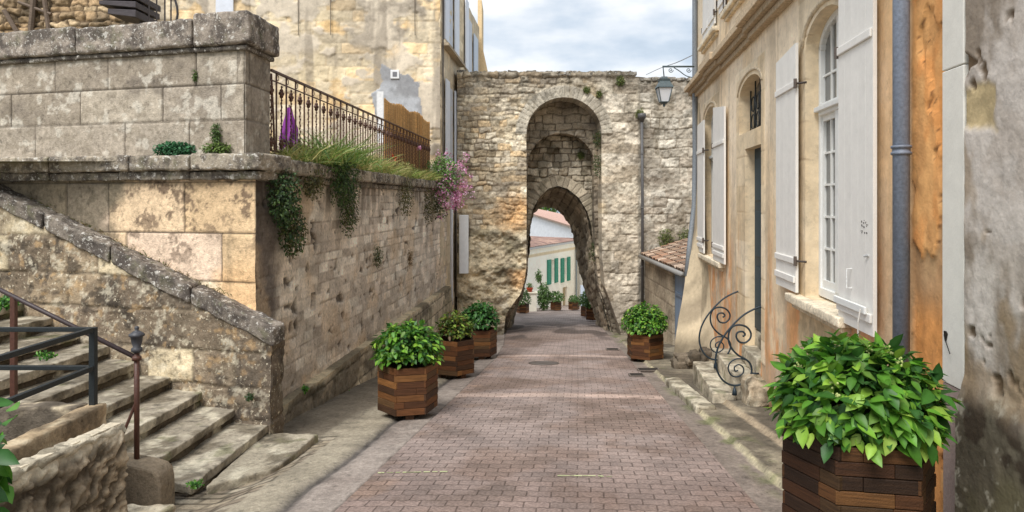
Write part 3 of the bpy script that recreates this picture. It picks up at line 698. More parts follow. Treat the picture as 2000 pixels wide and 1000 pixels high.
# kerb block under newel
nb = thing('newel_block', 'short stone block with a rounded end under the newel post', 'stone block', (-2.9, 5.5, -.75))
prof = [(-3.10, -.9), (-3.10, -.40), (-2.84, -.45), (-2.76, -.475), (-2.72, -.52), (-2.705, -.60), (-2.70, -.9)]
mb = MB(); mb.poly([(x - .07, 5.46, z + .08) for x, z in prof], (0, .24, 0), lin((134, 116, 90))); mb.build('block', M_STONE, nb, False, .02)
fsx = []
for i, (x0, x1, y0, y1, z1, lab) in enumerate(((-3.0, -2.62, 4.95, 5.24, -.56, 'pale broken stone lying against the newel block'), (-2.98, -2.60, 4.66, 4.93, -.53, 'rough kerb stone at the foot of the rock-faced wall'))):
    tag(MB().stone([np.array([x + (.08 if y == y1 else 0), y, z]) for x in (x0, x1) for y in (y0, y1) for z in (-.85, z1)], lin((176, 158, 128)), .03, .02, .03, 550 + i, tone=step_tone).build('kerb_stone', M_STONE, None, True), lab, 'stone')

# ================================================================== IRONWORK ON THE LEFT
RUST = lin((86, 54, 42)); BLK = lin((30, 36, 38)); DKI = lin((58, 44, 44))
hr = thing('handrail', 'thin dark iron handrail with an urn-topped newel post rising beside the steps', 'handrail', (-3.02, 5.62, -.45))
N0 = np.array([-3.04, 5.60, .05])
mb = MB(); mb.tube([N0 + [0, 0, -.45], N0 + [0, 0, .48]], .021, RUST, 10); mb.lathe([(.035, .40), (.035, .43), (.024, .44)], N0, RUST)
mb.build('newel_post', M_METAL, hr, True)
MB().lathe([(.02, .46), (.042, .475), (.042, .50), (.028, .51), (.04, .55), (.045, .59), (.06, .60), (.058, .615), (.03, .635), (.012, .645), (.018, .66), (.014, .675), (.002, .68)], N0, lin((66, 66, 70)), 16).build('finial', M_METAL, hr, True)
mb = MB(); mb.tube([N0 + [0, 0, .42], N0 + UF * 1.26 + [0, 0, .42 + 1.26 * .36], N0 + UF * 3.2 + [0, 0, .42 + 3.2 * .36]], .019, DKI, 10); mb.build('rail', M_METAL, hr, True)
P1 = N0 + UF * 1.26
MB().box(P1 + [-.02, -.02, -.35], P1 + [.02, .02, .42 + 1.26 * .36], RUST).build('post', M_METAL, hr)
MB().tube([N0 + [-.01, 0, .05], N0 + [-.16, -.1, -.42]], .012, RUST, 6).build('brace', M_METAL, hr)
gr = thing('guard_rail', 'black square-bar guard rail around the stone basin at lower left', 'railing', (-3.12, 5.15, .22))
PX, PY = -3.12, 5.15
MB().box((PX - .022, PY - .022, .2), (PX + .022, PY + .022, .80), BLK).build('post', M_METAL, gr, False, .003)
for z in (.785, .5):
    a, b_ = np.array([PX, PY, z]), np.array([PX, 2.6, z]); MB().box((PX - .018, 2.6, z - .018), (PX + .018, PY - .023, z + .018), BLK).build('side_bar', M_METAL, gr, False, .003)
    MB().box((-5.8, PY - .018, z - .016), (PX - .023, PY + .018, z + .016), BLK).build('back_bar', M_METAL, gr, False, .003)

# terrace railing
RC = -3.61; RXf = lambda Y: .0793 * Y + RC
tr = thing('terrace_railing', 'long rusty wrought-iron railing with twisted balusters along the top of the terrace wall', 'railing', (RXf(8.4), 8.4, 2.26))
RP = lambda Y, z, o=0: np.array([RXf(Y) + o, Y, z])
YA, YB = 8.42, 18.3; zT, zB = 3.34, 2.36
RR = lin((92, 60, 44))
MB().hexa([RP(Y, z, o) for o in (-.022, .022) for Y in (YA, YB) for z in (zT - .012, zT + .012)], RR).build('top_rail', M_METAL, tr)
MB().hexa([RP(Y, z, o) for o in (-.012, .012) for Y in (YA, YB) for z in (zB - .01, zB + .01)], RR).build('bottom_rail', M_METAL, tr)
MB().hexa([RP(Y, z, o) for o in (-.010, .010) for Y in (YA, YB) for z in (zT - .125, zT - .113)], RR).build('upper_rail', M_METAL, tr)
def blob(mb, c, r, col, n=6):
    mb.lathe([(.2 * r, -r), (.8 * r, -.6 * r), (r, 0), (.8 * r, .6 * r), (.2 * r, r)], c, col, n)
plain = MB().tube([(0, 0, -1.0), (0, 0, 0)], .0115, RR, 6)
arc = [(0, math.sin(a) * .035, -.06 + .035 - math.cos(a) * .035) for a in np.linspace(-1.9, 1.9, 11)]
plain_o = plain.tube([(0, .035 * math.cos(a) + .035, -.062 + .035 * math.sin(a)) for a in np.linspace(0, 2 * np.pi, 13)], .005, RR, 5).build('baluster', M_METAL, tr, local=True)
tw = MB(); zz = np.linspace(-.97, -.14, 46); tw.tube([(0.004 * math.cos(z * 75), .004 * math.sin(z * 75), z) for z in zz], .0105 + .0045 * np.sin(zz * 150), RR, 6)
for zc in (-.24, -.88):
    for a in range(4): blob(tw, (0, .030 * math.cos(a * 1.571), zc + .035 * math.sin(a * 1.571)), .027, RR)
    blob(tw, (0, 0, zc), .017, RR)
twist_o = tw.build('baluster', M_METAL, tr, local=True)
k = 0; Yq = YA + .02
while Yq < YB:
    src = plain_o if k % 2 else twist_o
    if k < 2: o = src
    else: o = src.copy(); C.objects.link(o)
    o.parent = tr; o.location = Vector((RXf(Yq), Yq, zT)) - Vector(tr.location); o.rotation_euler = (0, 0, -.079)
    k += 1; Yq += .152
MB().tube([RP(8.55, 2.27), RP(8.5, 2.8), RP(8.44, 3.3)], .014, RR).build('end_brace', M_METAL, tr)

# reed screen and parasol on the terrace
r = random.Random(3); mb = MB(); Y = 14.1
while Y < 18.75:
    x = .0793 * Y - 3.72; t_ = (Y - 14.1) / 4.6
    top_ = 3.87 + .05 * math.sin(Y * 3) + r.uniform(-.02, .02) - .1 * math.sin(min(1, t_ * 3) * 3.14) + .03
    mb.tube([(x + r.uniform(-.006, .006), Y, 2.3), (x + r.uniform(-.01, .01), Y + r.uniform(-.01, .01), top_)], r.uniform(.008, .013), lin((206, 160, 100)) * r.uniform(.65, 1.15), 5, True); Y += .022
mb.build('reed_mat', M_WOOD, thing('reed_screen', 'straw-coloured reed privacy screen behind the far half of the terrace railing', 'screen', (-2.6, 14.1, 2.2)))
pp = np.array([-3.19, 9.9, 0]); t0 = thing('parasol', 'folded purple parasol standing behind the near end of the terrace railing', 'parasol', (pp[0], pp[1], 2.2))
mb = MB(); nseg = 40; V = []; zs = np.linspace(0, 1, 16)
for z in zs:
    rad = .028 + .10 * min(1, (z / .8)) ** 1.1 if z < .82 else .128 - (z - .82) * .15
    for j in range(nseg):
        a = j * 2 * np.pi / nseg; rr_ = rad * (1 + .34 * math.sin(a * 6 + z * 4 + math.sin(z * 9)) + .12 * math.sin(a * 13)) * (.72 + .28 * math.sin(z * 2.4 + .5)) ; V.append([pp[0] + rr_ * math.cos(a), pp[1] + rr_ * math.sin(a), 3.08 - z * .62 + (.09 * math.sin(a * 3 + 1) if z > .8 else 0)])
i, j = np.meshgrid(np.arange(15), np.arange(nseg), indexing='ij')
mb.add(V, np.stack([i * nseg + j, (i + 1) * nseg + j, (i + 1) * nseg + (j + 1) % nseg, i * nseg + (j + 1) % nseg], -1).reshape(-1, 4), lin((142, 70, 152))); mb.build('canopy', M_CLOTH, t0, True)
MB().tube([pp + [0, 0, 2.2], pp + [0, 0, 3.12]], .014, lin((110, 90, 80))).build('pole', M_METAL, t0, True)

# ================================================================== LEFT HOUSE
HY = 18.95; hx = lambda Y: .0793 * Y - 3.474
lh = thing('left_house', 'tall pale stone house with patched crumbling render behind the terrace', 'house', (hx(HY), HY, -2.1))
def px_u(px): return (862 - px) / F * HY       # distance left of the corner
def pz(py): return CZ - (py - 393) / F * HY
PATCH = [(px_u(a), pz(b_)) for a, b_ in ((745, 126), (770, 140), (800, 145), (822, 160), (826, 235), (735, 232), (728, 185), (742, 172), (748, 150))]
def pat_h1(U, V):
    h1, c1 = masonry(U, V, (.26, .4), (.45, 1.0), [(224, 206, 174), (228, 208, 170), (214, 196, 164), (232, 202, 154)], (200, 178, 142), .012, .015, .03, 2, 31, .02, .02, fillj=.8)
    n_ = fb(U * .7, V * .9, 120, 5, .6); pl = ss(.45, .50, n_)
    pl = np.maximum(pl, ss(5.2, 6.0, U) * ss(5.2, 4.9, V)); pl = pl * (1 - ss(.35, .0, np.abs(V - 6.0 + .10 * U)) * ss(.9, 1.6, U) * ss(6, 5, U) * ss(.4, .5, fb(U * 2, V * 2, 131, 4)))
    c2 = np.tile(lin((212, 197, 174)), (len(U), 1)) * (.66 + .64 * fb(U * 2, V * 2, 121, 5, .6))[:, None]
    h2 = .035 + (fb(U * 4, V * 4, 122, 4) - .5) * .02
    h = h1 * (1 - pl) + h2 * pl; c = mixc(c1, c2, pl)
    c = mixc(c, lin((146, 134, 118)), ss(.44, .62, fb(U * .8, V * 1.0, 123, 5, .65)) * ss(4.8, 6.0, V) * ss(4.5, .8, U) * .9)
    c = mixc(c, lin((130, 118, 104)), ss(.52, .68, streaks(U, V, 124)) * .55)
    c = mixc(c, lin((238, 190, 112)), ss(.58, .70, fb(U * 1.4, V * 2, 125, 4)) * (1 - pl) * .4)
    d, _, _, _ = nearseg(U, V, PATCH); ins = inpoly(U + (fb(U * 4, V * 4, 140, 3) - .5) * .2, V + (fb(U * 4, V * 4, 141, 3) - .5) * .2, PATCH)
    gc = mixc(np.tile(lin((178, 180, 184)), (len(U), 1)), lin((150, 150, 152)), ss(.4, .65, fb(U * 2.5, V * 2.5, 142, 4))) * (.85 + .3 * fb(U * 9, V * 9, 143, 3))[:, None]
    c = np.where(ins[:, None], gc, c); h = np.where(ins, .045, h)
    lw = inpoly(U, V, [(px_u(738), pz(178)), (px_u(752), pz(178)), (px_u(752), pz(280)), (px_u(738), pz(280))]); c = np.where(lw[:, None], lin((226, 226, 226)), c)
    return h, c
relief((hx(HY), HY, 0), (-1, 0, 0), 9.2, 2.0, 8.6, .03, pat_h1, (0, -1, 0), thick=.1).build('front_wall', M_FINE, lh, True)
def pat_h1s(U, V):
    h, c = masonry(U, V, (.26, .4), (.45, 1.0), [(218, 200, 168), (206, 186, 152)], (190, 170, 138), .012, .012, .01, 2, 33, .012, .01, fillj=.7)
    return h, mixc(c, lin((170, 156, 134)), ss(.45, .6, fb(U, V, 150, 4)) * .5)
relief((hx(HY), HY, 0), SD, 8.4, -3.2, 8.6, .05, pat_h1s, NS, thick=.2).build('street_wall', M_FINE, lh, True)
MB().hexa([np.array([hx(HY) - .02, HY, 0]) + SD * a - NS * b_ + np.array([0, 0, z]) for a in (.15, 8.3) for b_ in (.3, 5) for z in (-3, 8.5)], lin((200, 186, 160))).build('core', M_FAR, lh)
HS = lambda px, o, z: (lambda Y: np.array([hx(Y), Y, 0]) + NS * o + np.array([0, 0, z]))(4690 / (1107. - px))
def onwall(px0, px1, z0, z1, o0, o1): return [HS(px, o, z) for px in (px0, px1) for o in (o0, o1) for z in (z0, z1)]
MB().hexa(onwall(861, 896, 6.04, 6.12, -.02, .22), lin((168, 148, 118))).hexa(onwall(861, 896, 6.121, 6.2, -.02, .13), lin((190, 172, 140))).build('cornice', M_STONE, lh)
WHT = lin((226, 230, 238))
for a, b_, z0, z1, cc in ((864, 872, 6.28, 8.6, WHT), (884, 892, 6.24, 8.6, WHT), (905, 911, 6.24, 8.6, WHT), (922, 929, 6.24, 7.9, lin((198, 208, 222))), (866, 873, 2.4, 5.2, WHT), (884, 890, 2.2, 5.1, WHT)):
    MB().hexa(onwall(a, b_, z0, z1, .05, .09), cc).build('shutter', M_PAINT, lh, False, .006)
for a, b_, z0, z1 in ((873, 883, 6.3, 8.6), (912, 921, 6.3, 8.2), (874, 883, 2.4, 5.1)):
    MB().hexa(onwall(a, b_, z0, z1, -.0, .02), lin((200, 204, 212))).build('window', M_PAINT, lh)
MB().tube([HS(861, .06, 2.0), HS(861, .06, 8.6)], .022, lin((70, 64, 62)), 6).build('cable', M_METAL, lh)
MB().tube([HS(871, .16, 2.0), HS(871, .16, -.2), HS(872.5, .14, -1.0), HS(873.5, .14, -1.25)], .045, lin((214, 214, 216)), 10).build('downpipe', M_PAINT, lh, True)
MB().tube([HS(886, .1, 1.8), HS(886, .1, -1.2)], .04, lin((120, 110, 100)), 8).build('dark_pipe', M_PAINT, lh, True)
# vent, window
q = P(772, 146, HY); mb = MB(); mb.box((q[0] - .12, HY - .075, q[2] - .12), (q[0] + .12, HY - .02, q[2] + .12), lin((232, 232, 232))); v = mb.build('vent', M_PAINT, lh, False, .01)
mb = MB(); mb.box((q[0] - .06, HY - .08, q[2] - .065), (q[0] + .06, HY - .0755, q[2] + .065), lin((120, 120, 124))); o = mb.build('grille', M_PAINT, v)
q0 = P(424, 30, HY); q1 = P(458, 0, HY)
MB().box((q0[0], HY - .10, q0[2] - .1), (q1[0], HY - .03, 8.4), lin((226, 230, 238))).build('shutter', M_PAINT, lh, False, .01)
for pxq in (583, 646, 810):     # thin cables down the wall
    q = P(pxq, 0, HY); MB().tube([(q[0], HY - .07, 8.4), (q[0] + .02, HY - .07, pz(70))], .012, lin((120, 108, 92)), 5).build('cable', M_METAL, lh)
# sloped gable stub past the gate
mb = MB(); q = [P(933, 0, 27.6), P(941, 0, 27.6), P(941, 85, 27.6), P(955, 150, 27.6), P(933, 150, 27.6)]
mb.poly(q, (0, 1.6, 0), lin((214, 186, 140))); mb.build('chimney_stub', M_FINE, lh)

# rubble house with spiral stair, far left top
rh = thing('rubble_house', 'ochre rubble-stone house wall behind the parapet at top left', 'house', (-8, 14.6, 2.2))
def pat_rub(U, V):
    h, c = masonry(U, V, (.12, .24), (.16, .42), [(178, 142, 90), (160, 130, 86), (190, 160, 112), (132, 110, 78), (168, 138, 96)], (96, 76, 50), .03, .04, .12, 3, 35, .06, .06)
    return h, mixc(c, lin((70, 62, 46)), ss(.52, .66, fb(U * 1.5, V * 1.5, 160, 5)) * .7)
relief((P(268, 0, 14.6)[0], 14.6, 0), (-1, 0, 0), 4.2, 2.2, 8, .025, pat_rub, (0, -1, 0), thick=.3).build('wall', M_STONE, rh, True)
for a, b_, y0, y1 in ((60, 8, 62, 4),):
    pass
for (x0, y0, x1, y1, w_) in ((33, 62, 8, 20, .05), (60, 62, 66, -5, .06), (96, 62, 84, -20, .05), (36, 4, 100, 28, .035)):
    a, b_ = P(x0, y0, 14.5), P(x1, y1, 14.5); MB().tube([a, b_], w_, lin((112, 96, 82)), 7).build('timber_brace', M_WOOD, rh)
sp = thing('spiral_stair', 'dark spiral staircase with thin iron balusters above the parapet coping', 'staircase', (P(262, 0, 13.4)[0], 13.4, 2.2))
for k, (xa, xb, ya, yb) in enumerate(((196, 278, -12, -2), (205, 276, 4, 14), (222, 276, 20, 32))):
    a, b_ = P(xa, ya, 13.4), P(xb, ya, 13.2); zt = P(0, yb, 13.4)[2]
    mb = MB(); mb.hexa([(a[0], 13.2, zt), (a[0], 13.2, a[2] - .02), (a[0], 13.8, zt), (a[0], 13.8, a[2] - .02), (b_[0], 13.0, zt - .12), (b_[0], 13.0, a[2] - .1), (b_[0], 13.9, zt - .12), (b_[0], 13.9, a[2] - .1)], lin((78, 72, 74))); mb.build('tread', M_WOOD, sp, False, .01)
q = P(278, 0, 13.4); MB().tube([(q[0], 13.4, 2.2), (q[0], 13.4, 8)], .05, lin((66, 58, 56))).build('centre_post', M_METAL, sp, True)
for xb in (291, 306, 322, 334):
    a = P(xb, 60, 13.2); MB().tube([(a[0], 13.2, 4.6), (a[0], 13.2, 7.2)], .014, lin((58, 50, 48)), 6).build('baluster', M_METAL, sp)
pts = [P(a, b_, 13.2) for a, b_ in ((330, -40), (336, -14), (342, 0), (346, 14), (347, 28), (344, 44), (338, 56))]
MB().tube(pts, .022, lin((52, 46, 46)), 8).build('handrail', M_METAL, sp, True)

# ================================================================== CITY GATE
gt = thing('city_gate', 'old stone gate wall with a tall blind arch over a pointed archway across the street', 'gate', (1.6, 21.2, gz(21.2)))
GY = 21.2; GX0 = P(893, 0, GY)[0]; GX1 = P(1400, 0, GY)[0]
def loc(pts, Y): return [(P(a, b_, Y)[0] - GX0, P(a, b_, Y)[2]) for a, b_ in pts]
def arcpx(cx, cy, rx, ry, a0, a1, n): return [(cx + rx * math.cos(R(a)), cy - ry * math.sin(R(a))) for a in np.linspace(a0, a1, n)]
H0 = [(982, 690), (985, 640), (988, 614), (1003, 592), (1016, 575), (1024, 552), (1028, 520), (1028.5, 400)] + arcpx(1101.5, 262, 73.5, 72, 180, 0, 19) + [(1175, 400), (1176, 500), (1181, 560), (1196, 600), (1210, 640), (1218, 690)]
h0 = loc(H0, GY)
AP = np.array(loc([(1101.5, 262)], GY)[0])
def pat_gate(U, V):
    ha, ca = masonry(U, V, (.12, .21), (.18, .5), [(214, 196, 160), (200, 178, 138), (228, 214, 184), (196, 180, 152), (218, 186, 132)], (128, 110, 84), .020, .035, .09, 2.4, 51, .05, .05, fillj=.6)
    hb, cb = masonry(U, V, (.22, .4), (.4, 1.0), [(206, 194, 170), (192, 178, 154), (214, 202, 180), (180, 164, 138)], (156, 142, 120), .014, .020, .06, 1.8, 52, .04, .02, fillj=.95)
    hc, cc = masonry(U, V, (.18, .34), (.25, .7), [(188, 178, 160), (198, 190, 174), (172, 160, 142)], (142, 130, 112), .018, .026, .08, 2.2, 53, .045, .03, fillj=.8)
    w1 = ss(-.15, .15, U - (P(1172, 0, GY)[0] - GX0) + (fb(V * 2, U * 0, 54, 3) - .5) * .5); w2 = ss(-.1, .1, U - (P(1250, 0, GY)[0] - GX0))
    h = ha * (1 - w1) + hb * w1; c = mixc(ca, cb, w1); h = h * (1 - w2) + (hc - .12) * w2; c = mixc(c, cc, w2)
    # lumpy eroded core at lower left
    lump = ss(.0, .5, P(0, 430, GY)[2] - V) * (1 - w1) * ss(.35, .5, fb(U * .8, V * .8, 55, 3) + .1)
    hl = (fb(U * 3, V * 3.6, 56, 5, .6) - .4) * .38; cl = np.tile(lin((204, 186, 148)), (len(U), 1)) * (.55 + .9 * fb(U * 3, V * 3, 57, 5, .6))[:, None]
    cl = mixc(cl, lin((206, 196, 172)), ss(.5, .65, fb(U * 2.2, V * 2.2, 58, 4)) * .7); cl = mixc(cl, lin((96, 92, 66)), ss(.54, .66, fb(U * 1.7 + 4, V * 2.4, 59, 4)) * .7)
    h = h * (1 - lump) + hl * lump; c = mixc(c, cl, lump)
    och = ss(1.0, .3, np.hypot((U - (P(1005, 0, GY)[0] - GX0)) / .7, (V - P(0, 415, GY)[2]) / .85) + (fb(U * 3, V * 3, 60, 3) - .5) * .8) + ss(1., .4, np.hypot((U - (P(1012, 0, GY)[0] - GX0)) / .5, (V - P(0, 545, GY)[2]) / .35) + (fb(U * 3, V * 3, 61, 3) - .5) * .8)
    c = mixc(c, lin((226, 168, 78)), np.clip(och, 0, 1) * .8)
    # voussoir ring round the blind arch
    rad = np.hypot(U - AP[0], V - AP[1]); an = np.arctan2(V - AP[1], U - AP[0]); ra_ = 73 / F * GY
    ring = ss(ra_ + .36, ra_ + .32, rad) * (V > AP[1]); sgm = (an * 9) % 1; eg = ss(0, .08, np.minimum(sgm, 1 - sgm))
    rc = lin((214, 204, 182))[None] * (.7 + .3 * _h(np.floor(an * 9).astype(np.int64), np.zeros(len(U), np.int64), np.zeros(len(U), np.int64), 5))[:, None] * (.7 + .6 * fb(U * 5, V * 5, 62, 4))[:, None]
    h = h * (1 - ring) + (.03 * eg + .01 + (fb(U * 8, V * 8, 63, 3) - .5) * .02) * ring; c = mixc(c, rc * (.55 + .45 * eg)[:, None], ring)
    tz = P(0, 140, GY)[2]
    gq = fb(U * 1.6, V * 2.4, 64, 5, .6); top_ = ss(tz - 1.5, tz - .05, V + (gq - .5) * 1.4)
    c = c * np.array([1.10, 1.07, 1.02]); c = mixc(c, lin((138, 128, 112)), top_ * .62); c = mixc(c, lin((92, 86, 72)), ss(.52, .66, fb(U * 5, V * 5, 65, 4, .65)) * (.35 + .3 * top_))
    c = mixc(c, lin((112, 98, 80)), ss(.5, .64, fb(U * 1.4, V * 1.6, 66, 5, .6)) * .4)
    c = mixc(c, lin((104, 88, 58)), ss(.58, .7, streaks(U, V, 67, 2.6, .5)) * .45)
    c = mixc(c, lin((100, 88, 74)), ss(-.5, -1.9, V) * w1 * .6)
    cb_ = ss(.16, .05, tz - .05 - V); h = h + cb_ * .05
    return h, c
toplin = []
for a in np.linspace(893, 1238, 46): toplin.append((a, 141 + (2.2 * math.sin(a * .31) + 2.0 * math.sin(a * 1.3)) * .8))
for a in np.linspace(1241, 1400, 22): toplin.append((a, 151 + (2.0 * math.sin(a * .4) + 1.5 * math.sin(a * 1.7)) * .8))
out = loc([(893, 720)] + toplin + [(1400, 720)], GY)
relief((GX0, GY, 0), (1, 0, 0), GX1 - GX0, -3.0, 6.0, .024, pat_gate, (0, -1, 0), holes=[h0], outer=out, thick=.9, ragged=.05).build('front_wall', M_STONE, gt, True)
# middle plane with second arch
Y1 = 22.1
H1 = [(985, 690), (990, 640), (998, 612), (1010, 590), (1022, 560), (1031, 530), (1031, 400)] + arcpx(1095.5, 322, 64.5, 62, 180, 0, 17) + [(1160, 420), (1163, 500), (1170, 560), (1186, 602), (1198, 650), (1205, 690)]
def pat_mid(U, V):
    h, c = masonry(U, V, (.16, .26), (.2, .5), [(178, 160, 130), (162, 146, 120), (190, 172, 144)], (88, 76, 58), .018, .03, .09, 2.4, 71, .06, .05)
    return h, mixc(c, lin((96, 86, 72)), ss(.4, .62, fb(U * 1.2, V * 1.2, 72, 4)) * .7)
relief((GX0, Y1, 0), (1, 0, 0), P(1230, 0, Y1)[0] - GX0, -3, 5.4, .03, pat_mid, (0, -1, 0), holes=[loc(H1, Y1)], outer=loc([(940, 700), (940, 160), (1228, 160), (1228, 700)], Y1), thick=.55, ragged=.05).build('inner_arch', M_STONE, gt, True)
# tympanum with pointed arch
Y2 = 22.7
H2 = [(984, 690), (990, 640), (1003, 600), (1016, 570), (1026, 530), (1031, 480), (1034, 445), (1040, 410), (1054, 384), (1072, 368), (1090, 363), (1109, 369), (1130, 386), (1147, 414), (1156, 445), (1159, 480), (1161, 520), (1167, 560), (1180, 600), (1192, 645), (1198, 690)]
h2 = loc(H2, Y2); NI = loc([(1080, 330), (1079, 303), (1083, 292), (1088, 287), (1093, 292), (1097, 303), (1097, 330)], Y2)
def pat_tym(U, V):
    h, c = masonry(U, V, (.16, .28), (.22, .55), [(188, 172, 142), (168, 152, 124), (204, 190, 162), (152, 134, 106)], (86, 72, 54), .020, .035, .09, 2.6, 81, .05, .05)
    d, s_, _, _ = nearseg(U, V, h2[3:-4], False); ring = ss(.36, .33, d + (fb(U * 3, V * 3, 82, 2) - .5) * .05)
    k = np.floor(s_ / .17); f = s_ / .17 - k; e = ss(0, .10, np.minimum(f, 1 - f)); hr_ = _h(k.astype(np.int64), 0 * k.astype(np.int64), 0 * k.astype(np.int64), 83)
    rc = lin((192, 176, 146))[None] * (.6 + .6 * hr_)[:, None] * (.7 + .6 * fb(U * 6, V * 6, 84, 4))[:, None]
    h = h * (1 - ring) + (.02 + .03 * e + .02 * hr_) * ring; c = mixc(c, rc * (.4 + .6 * e)[:, None], ring)
    dn, _, _, _ = nearseg(U, V, NI); ins = inpoly(U, V, NI); h = np.where(ins, -.14, h + .03 * ss(.10, .06, dn)); c = np.where(ins[:, None], c * .75, c)
    c = mixc(c, lin((84, 76, 52)), ss(.52, .66, fb(U * 3, V * 2, 85, 4)) * .6)
    return h, c
relief((GX0, Y2, 0), (1, 0, 0), P(1215, 0, Y2)[0] - GX0, -3, 5.0, .022, pat_tym, (0, -1, 0), holes=[h2], outer=loc([(950, 700), (950, 215), (1212, 215), (1212, 700)], Y2), thick=.25, ragged=.05).build('tympanum', M_STONE, gt, True)
Y3 = 25.6
H3 = [(996, 690), (1000, 640), (1006, 602), (1017, 575), (1025, 545), (1029, 500), (1031, 455), (1034, 430), (1040, 414), (1050, 406), (1065, 402), (1084, 406), (1102, 420), (1115, 440), (1121, 460), (1126, 485), (1127, 508), (1133, 530), (1142, 562), (1156, 592), (1164, 620), (1168, 650), (1170, 690)]
def pat_tun(U, V):
    h, c = masonry(V, U, (.2, .32), (.35, .7), [(172, 154, 124), (154, 138, 110), (186, 168, 138), (140, 124, 100)], (88, 76, 58), .016, .03, .05, 2, 91, .05, .04)
    h = h + (fb(U * 1.6, V * 1.6, 93, 4) - .5) * .16
    return -h * .9, mixc(c, lin((92, 82, 66)), ss(.42, .62, fb(U, V, 92, 4)) * .6)
loft([P(a, b_, Y2 + .0) for a, b_ in H2], [P(a, b_, Y3) for a, b_ in H3], .05, pat_tun).build('passage', M_STONE, gt, True)
MB().box((GX0 + .2, GY + .5, 5.0), (GX1 - .2, Y3 - .1, 5.45), lin((150, 140, 120))).build('wall_top', M_STONE, gt)
relief((GX1, Y3, 0), (-1, 0, 0), GX1 - GX0, -3.3, 5.6, .08, pat_mid, (0, 1, 0), holes=[[(GX1 - P(a, b_, Y3)[0], P(a, b_, Y3)[2]) for a, b_ in H3]], thick=.05).build('back_wall', M_STONE, gt, True)
# coping stones along the top
mb = MB(); x = GX0; k = 0; r = random.Random(8)
while x < P(1238, 0, GY)[0]:
    l_ = r.uniform(.22, .5); z = P(0, 146, GY)[2]
    mb.stone(bx(x, x + l_ - .015, GY - .06, GY + .6, z - .03, z + .10 + r.uniform(-.02, .035)), lin((150, 142, 128)) * r.uniform(.8, 1.15), .03, .03, .08, 700 + k, tone=lichen_tone); x += l_; k += 1
while x < GX1:
    l_ = r.uniform(.25, .5); z = P(0, 155, GY)[2]
    mb.stone(bx(x, x + l_ - .015, GY + .06, GY + .6, z - .04, z + .08 + r.uniform(-.02, .03)), lin((146, 138, 124)) * r.uniform(.8, 1.15), .03, .03, .08, 800 + k, tone=lichen_tone); x += l_; k += 1
mb.build('coping', M_COPE, gt, True)
# gate downpipe with hopper
gp = P(1253.5, 0, GY - .1); dk = lin((86, 84, 84)); t0 = thing('gate_downpipe', 'thin dark grey downpipe with a hopper head on the gate wall right of the arch', 'downpipe', (gp[0], gp[1], -2))
MB().tube([(gp[0], gp[1], P(0, 235, GY)[2]), (gp[0] + .02, gp[1], P(0, 400, GY)[2]), (gp[0] + .02, gp[1], P(0, 612, GY)[2])], .045, dk, 10).build('pipe', M_METAL, t0, True)
MB().lathe([(.05, -.05), (.10, .06), (.13, .08), (.13, .2), (.11, .21)], (gp[0], gp[1], P(0, 236, GY)[2]), dk, 12).build('hopper', M_METAL, t0, True)
for y_ in (300, 405, 520): MB().lathe([(.058, -.02), (.058, .02)], (gp[0] + .01, gp[1], P(0, y_, GY)[2]), lin((110, 108, 106)), 10).build('bracket', M_METAL, t0)
# white cable cover on the gate wall
q0, q1 = P(897, 534, GY - .2), P(915, 420, GY - .2)
tag(MB().box((q0[0], GY - .28, q0[2]), (q1[0], GY - .06, q1[2]), lin((236, 238, 240))).build('cable_cover', M_PAINT, None, False, .012), 'tall white box cover fixed to the gate wall under the pink flowers', 'cover box')

# ================================================================== RIGHT HOUSE
WD = np.array([.1177, .9930, 0]); WN = np.array([-.9930, .1177, 0]); W0 = np.array([2.222, 0, 0])
def Yo(px, o=0.): return F * (2.222 - o) / (px - 1160.)
def RWp(Y, o, z): return np.array([2.222 + .1185 * Y, Y, z]) + WN * o
def rz(px, py, o=0.): Y = Yo(px, o); return CZ - (py - 393) / F * Y
YR1 = Yo(1358); YR0 = Yo(1885)
rhs = thing('right_house', 'pale ochre plastered house with white shutters lining the right side of the street', 'house', (RWp(8, 0, 0)[0], 8, -.9))
U_ = lambda Y: 1.007 * Y
def arch(Ya, Yb, z0, zs, rise, n=12):
    ua, ub = U_(Ya), U_(Yb); w_ = (ub - ua) / 2; c_ = (ua + ub) / 2
    return [(ua, z0)] + [(c_ - w_ * math.cos(t), zs + rise * math.sin(t)) for t in np.linspace(0, math.pi, n)] + [(ub, z0)]
WIN1 = (Yo(1652), Yo(1575)); DOOR = (Yo(1489), Yo(1445)); WIN2 = (Yo(1400), Yo(1377))
H_w1 = arch(*WIN1, .74, 3.30, .30); H_w2 = arch(*WIN2, .70, 3.28, .26)
H_dl = [(U_(DOOR[0]), -.4), (U_(DOOR[0]), 2.5), (U_(DOOR[1]) - .42, 2.5), (U_(DOOR[1]) - .42, -.4)]
H_dt = arch(DOOR[0], DOOR[1], 2.74, 3.26, .26)
UP1 = (Yo(1401), Yo(1377)); UP2 = (Yo(1470), Yo(1425))
H_u1 = [(U_(UP1[0]), 4.85), (U_(UP1[0]), 6.6), (U_(UP1[1]), 6.6), (U_(UP1[1]), 4.85)]; H_u2 = [(U_(UP2[0]), 4.85), (U_(UP2[0]), 6.6), (U_(UP2[1]), 6.6), (U_(UP2[1]), 4.85)]
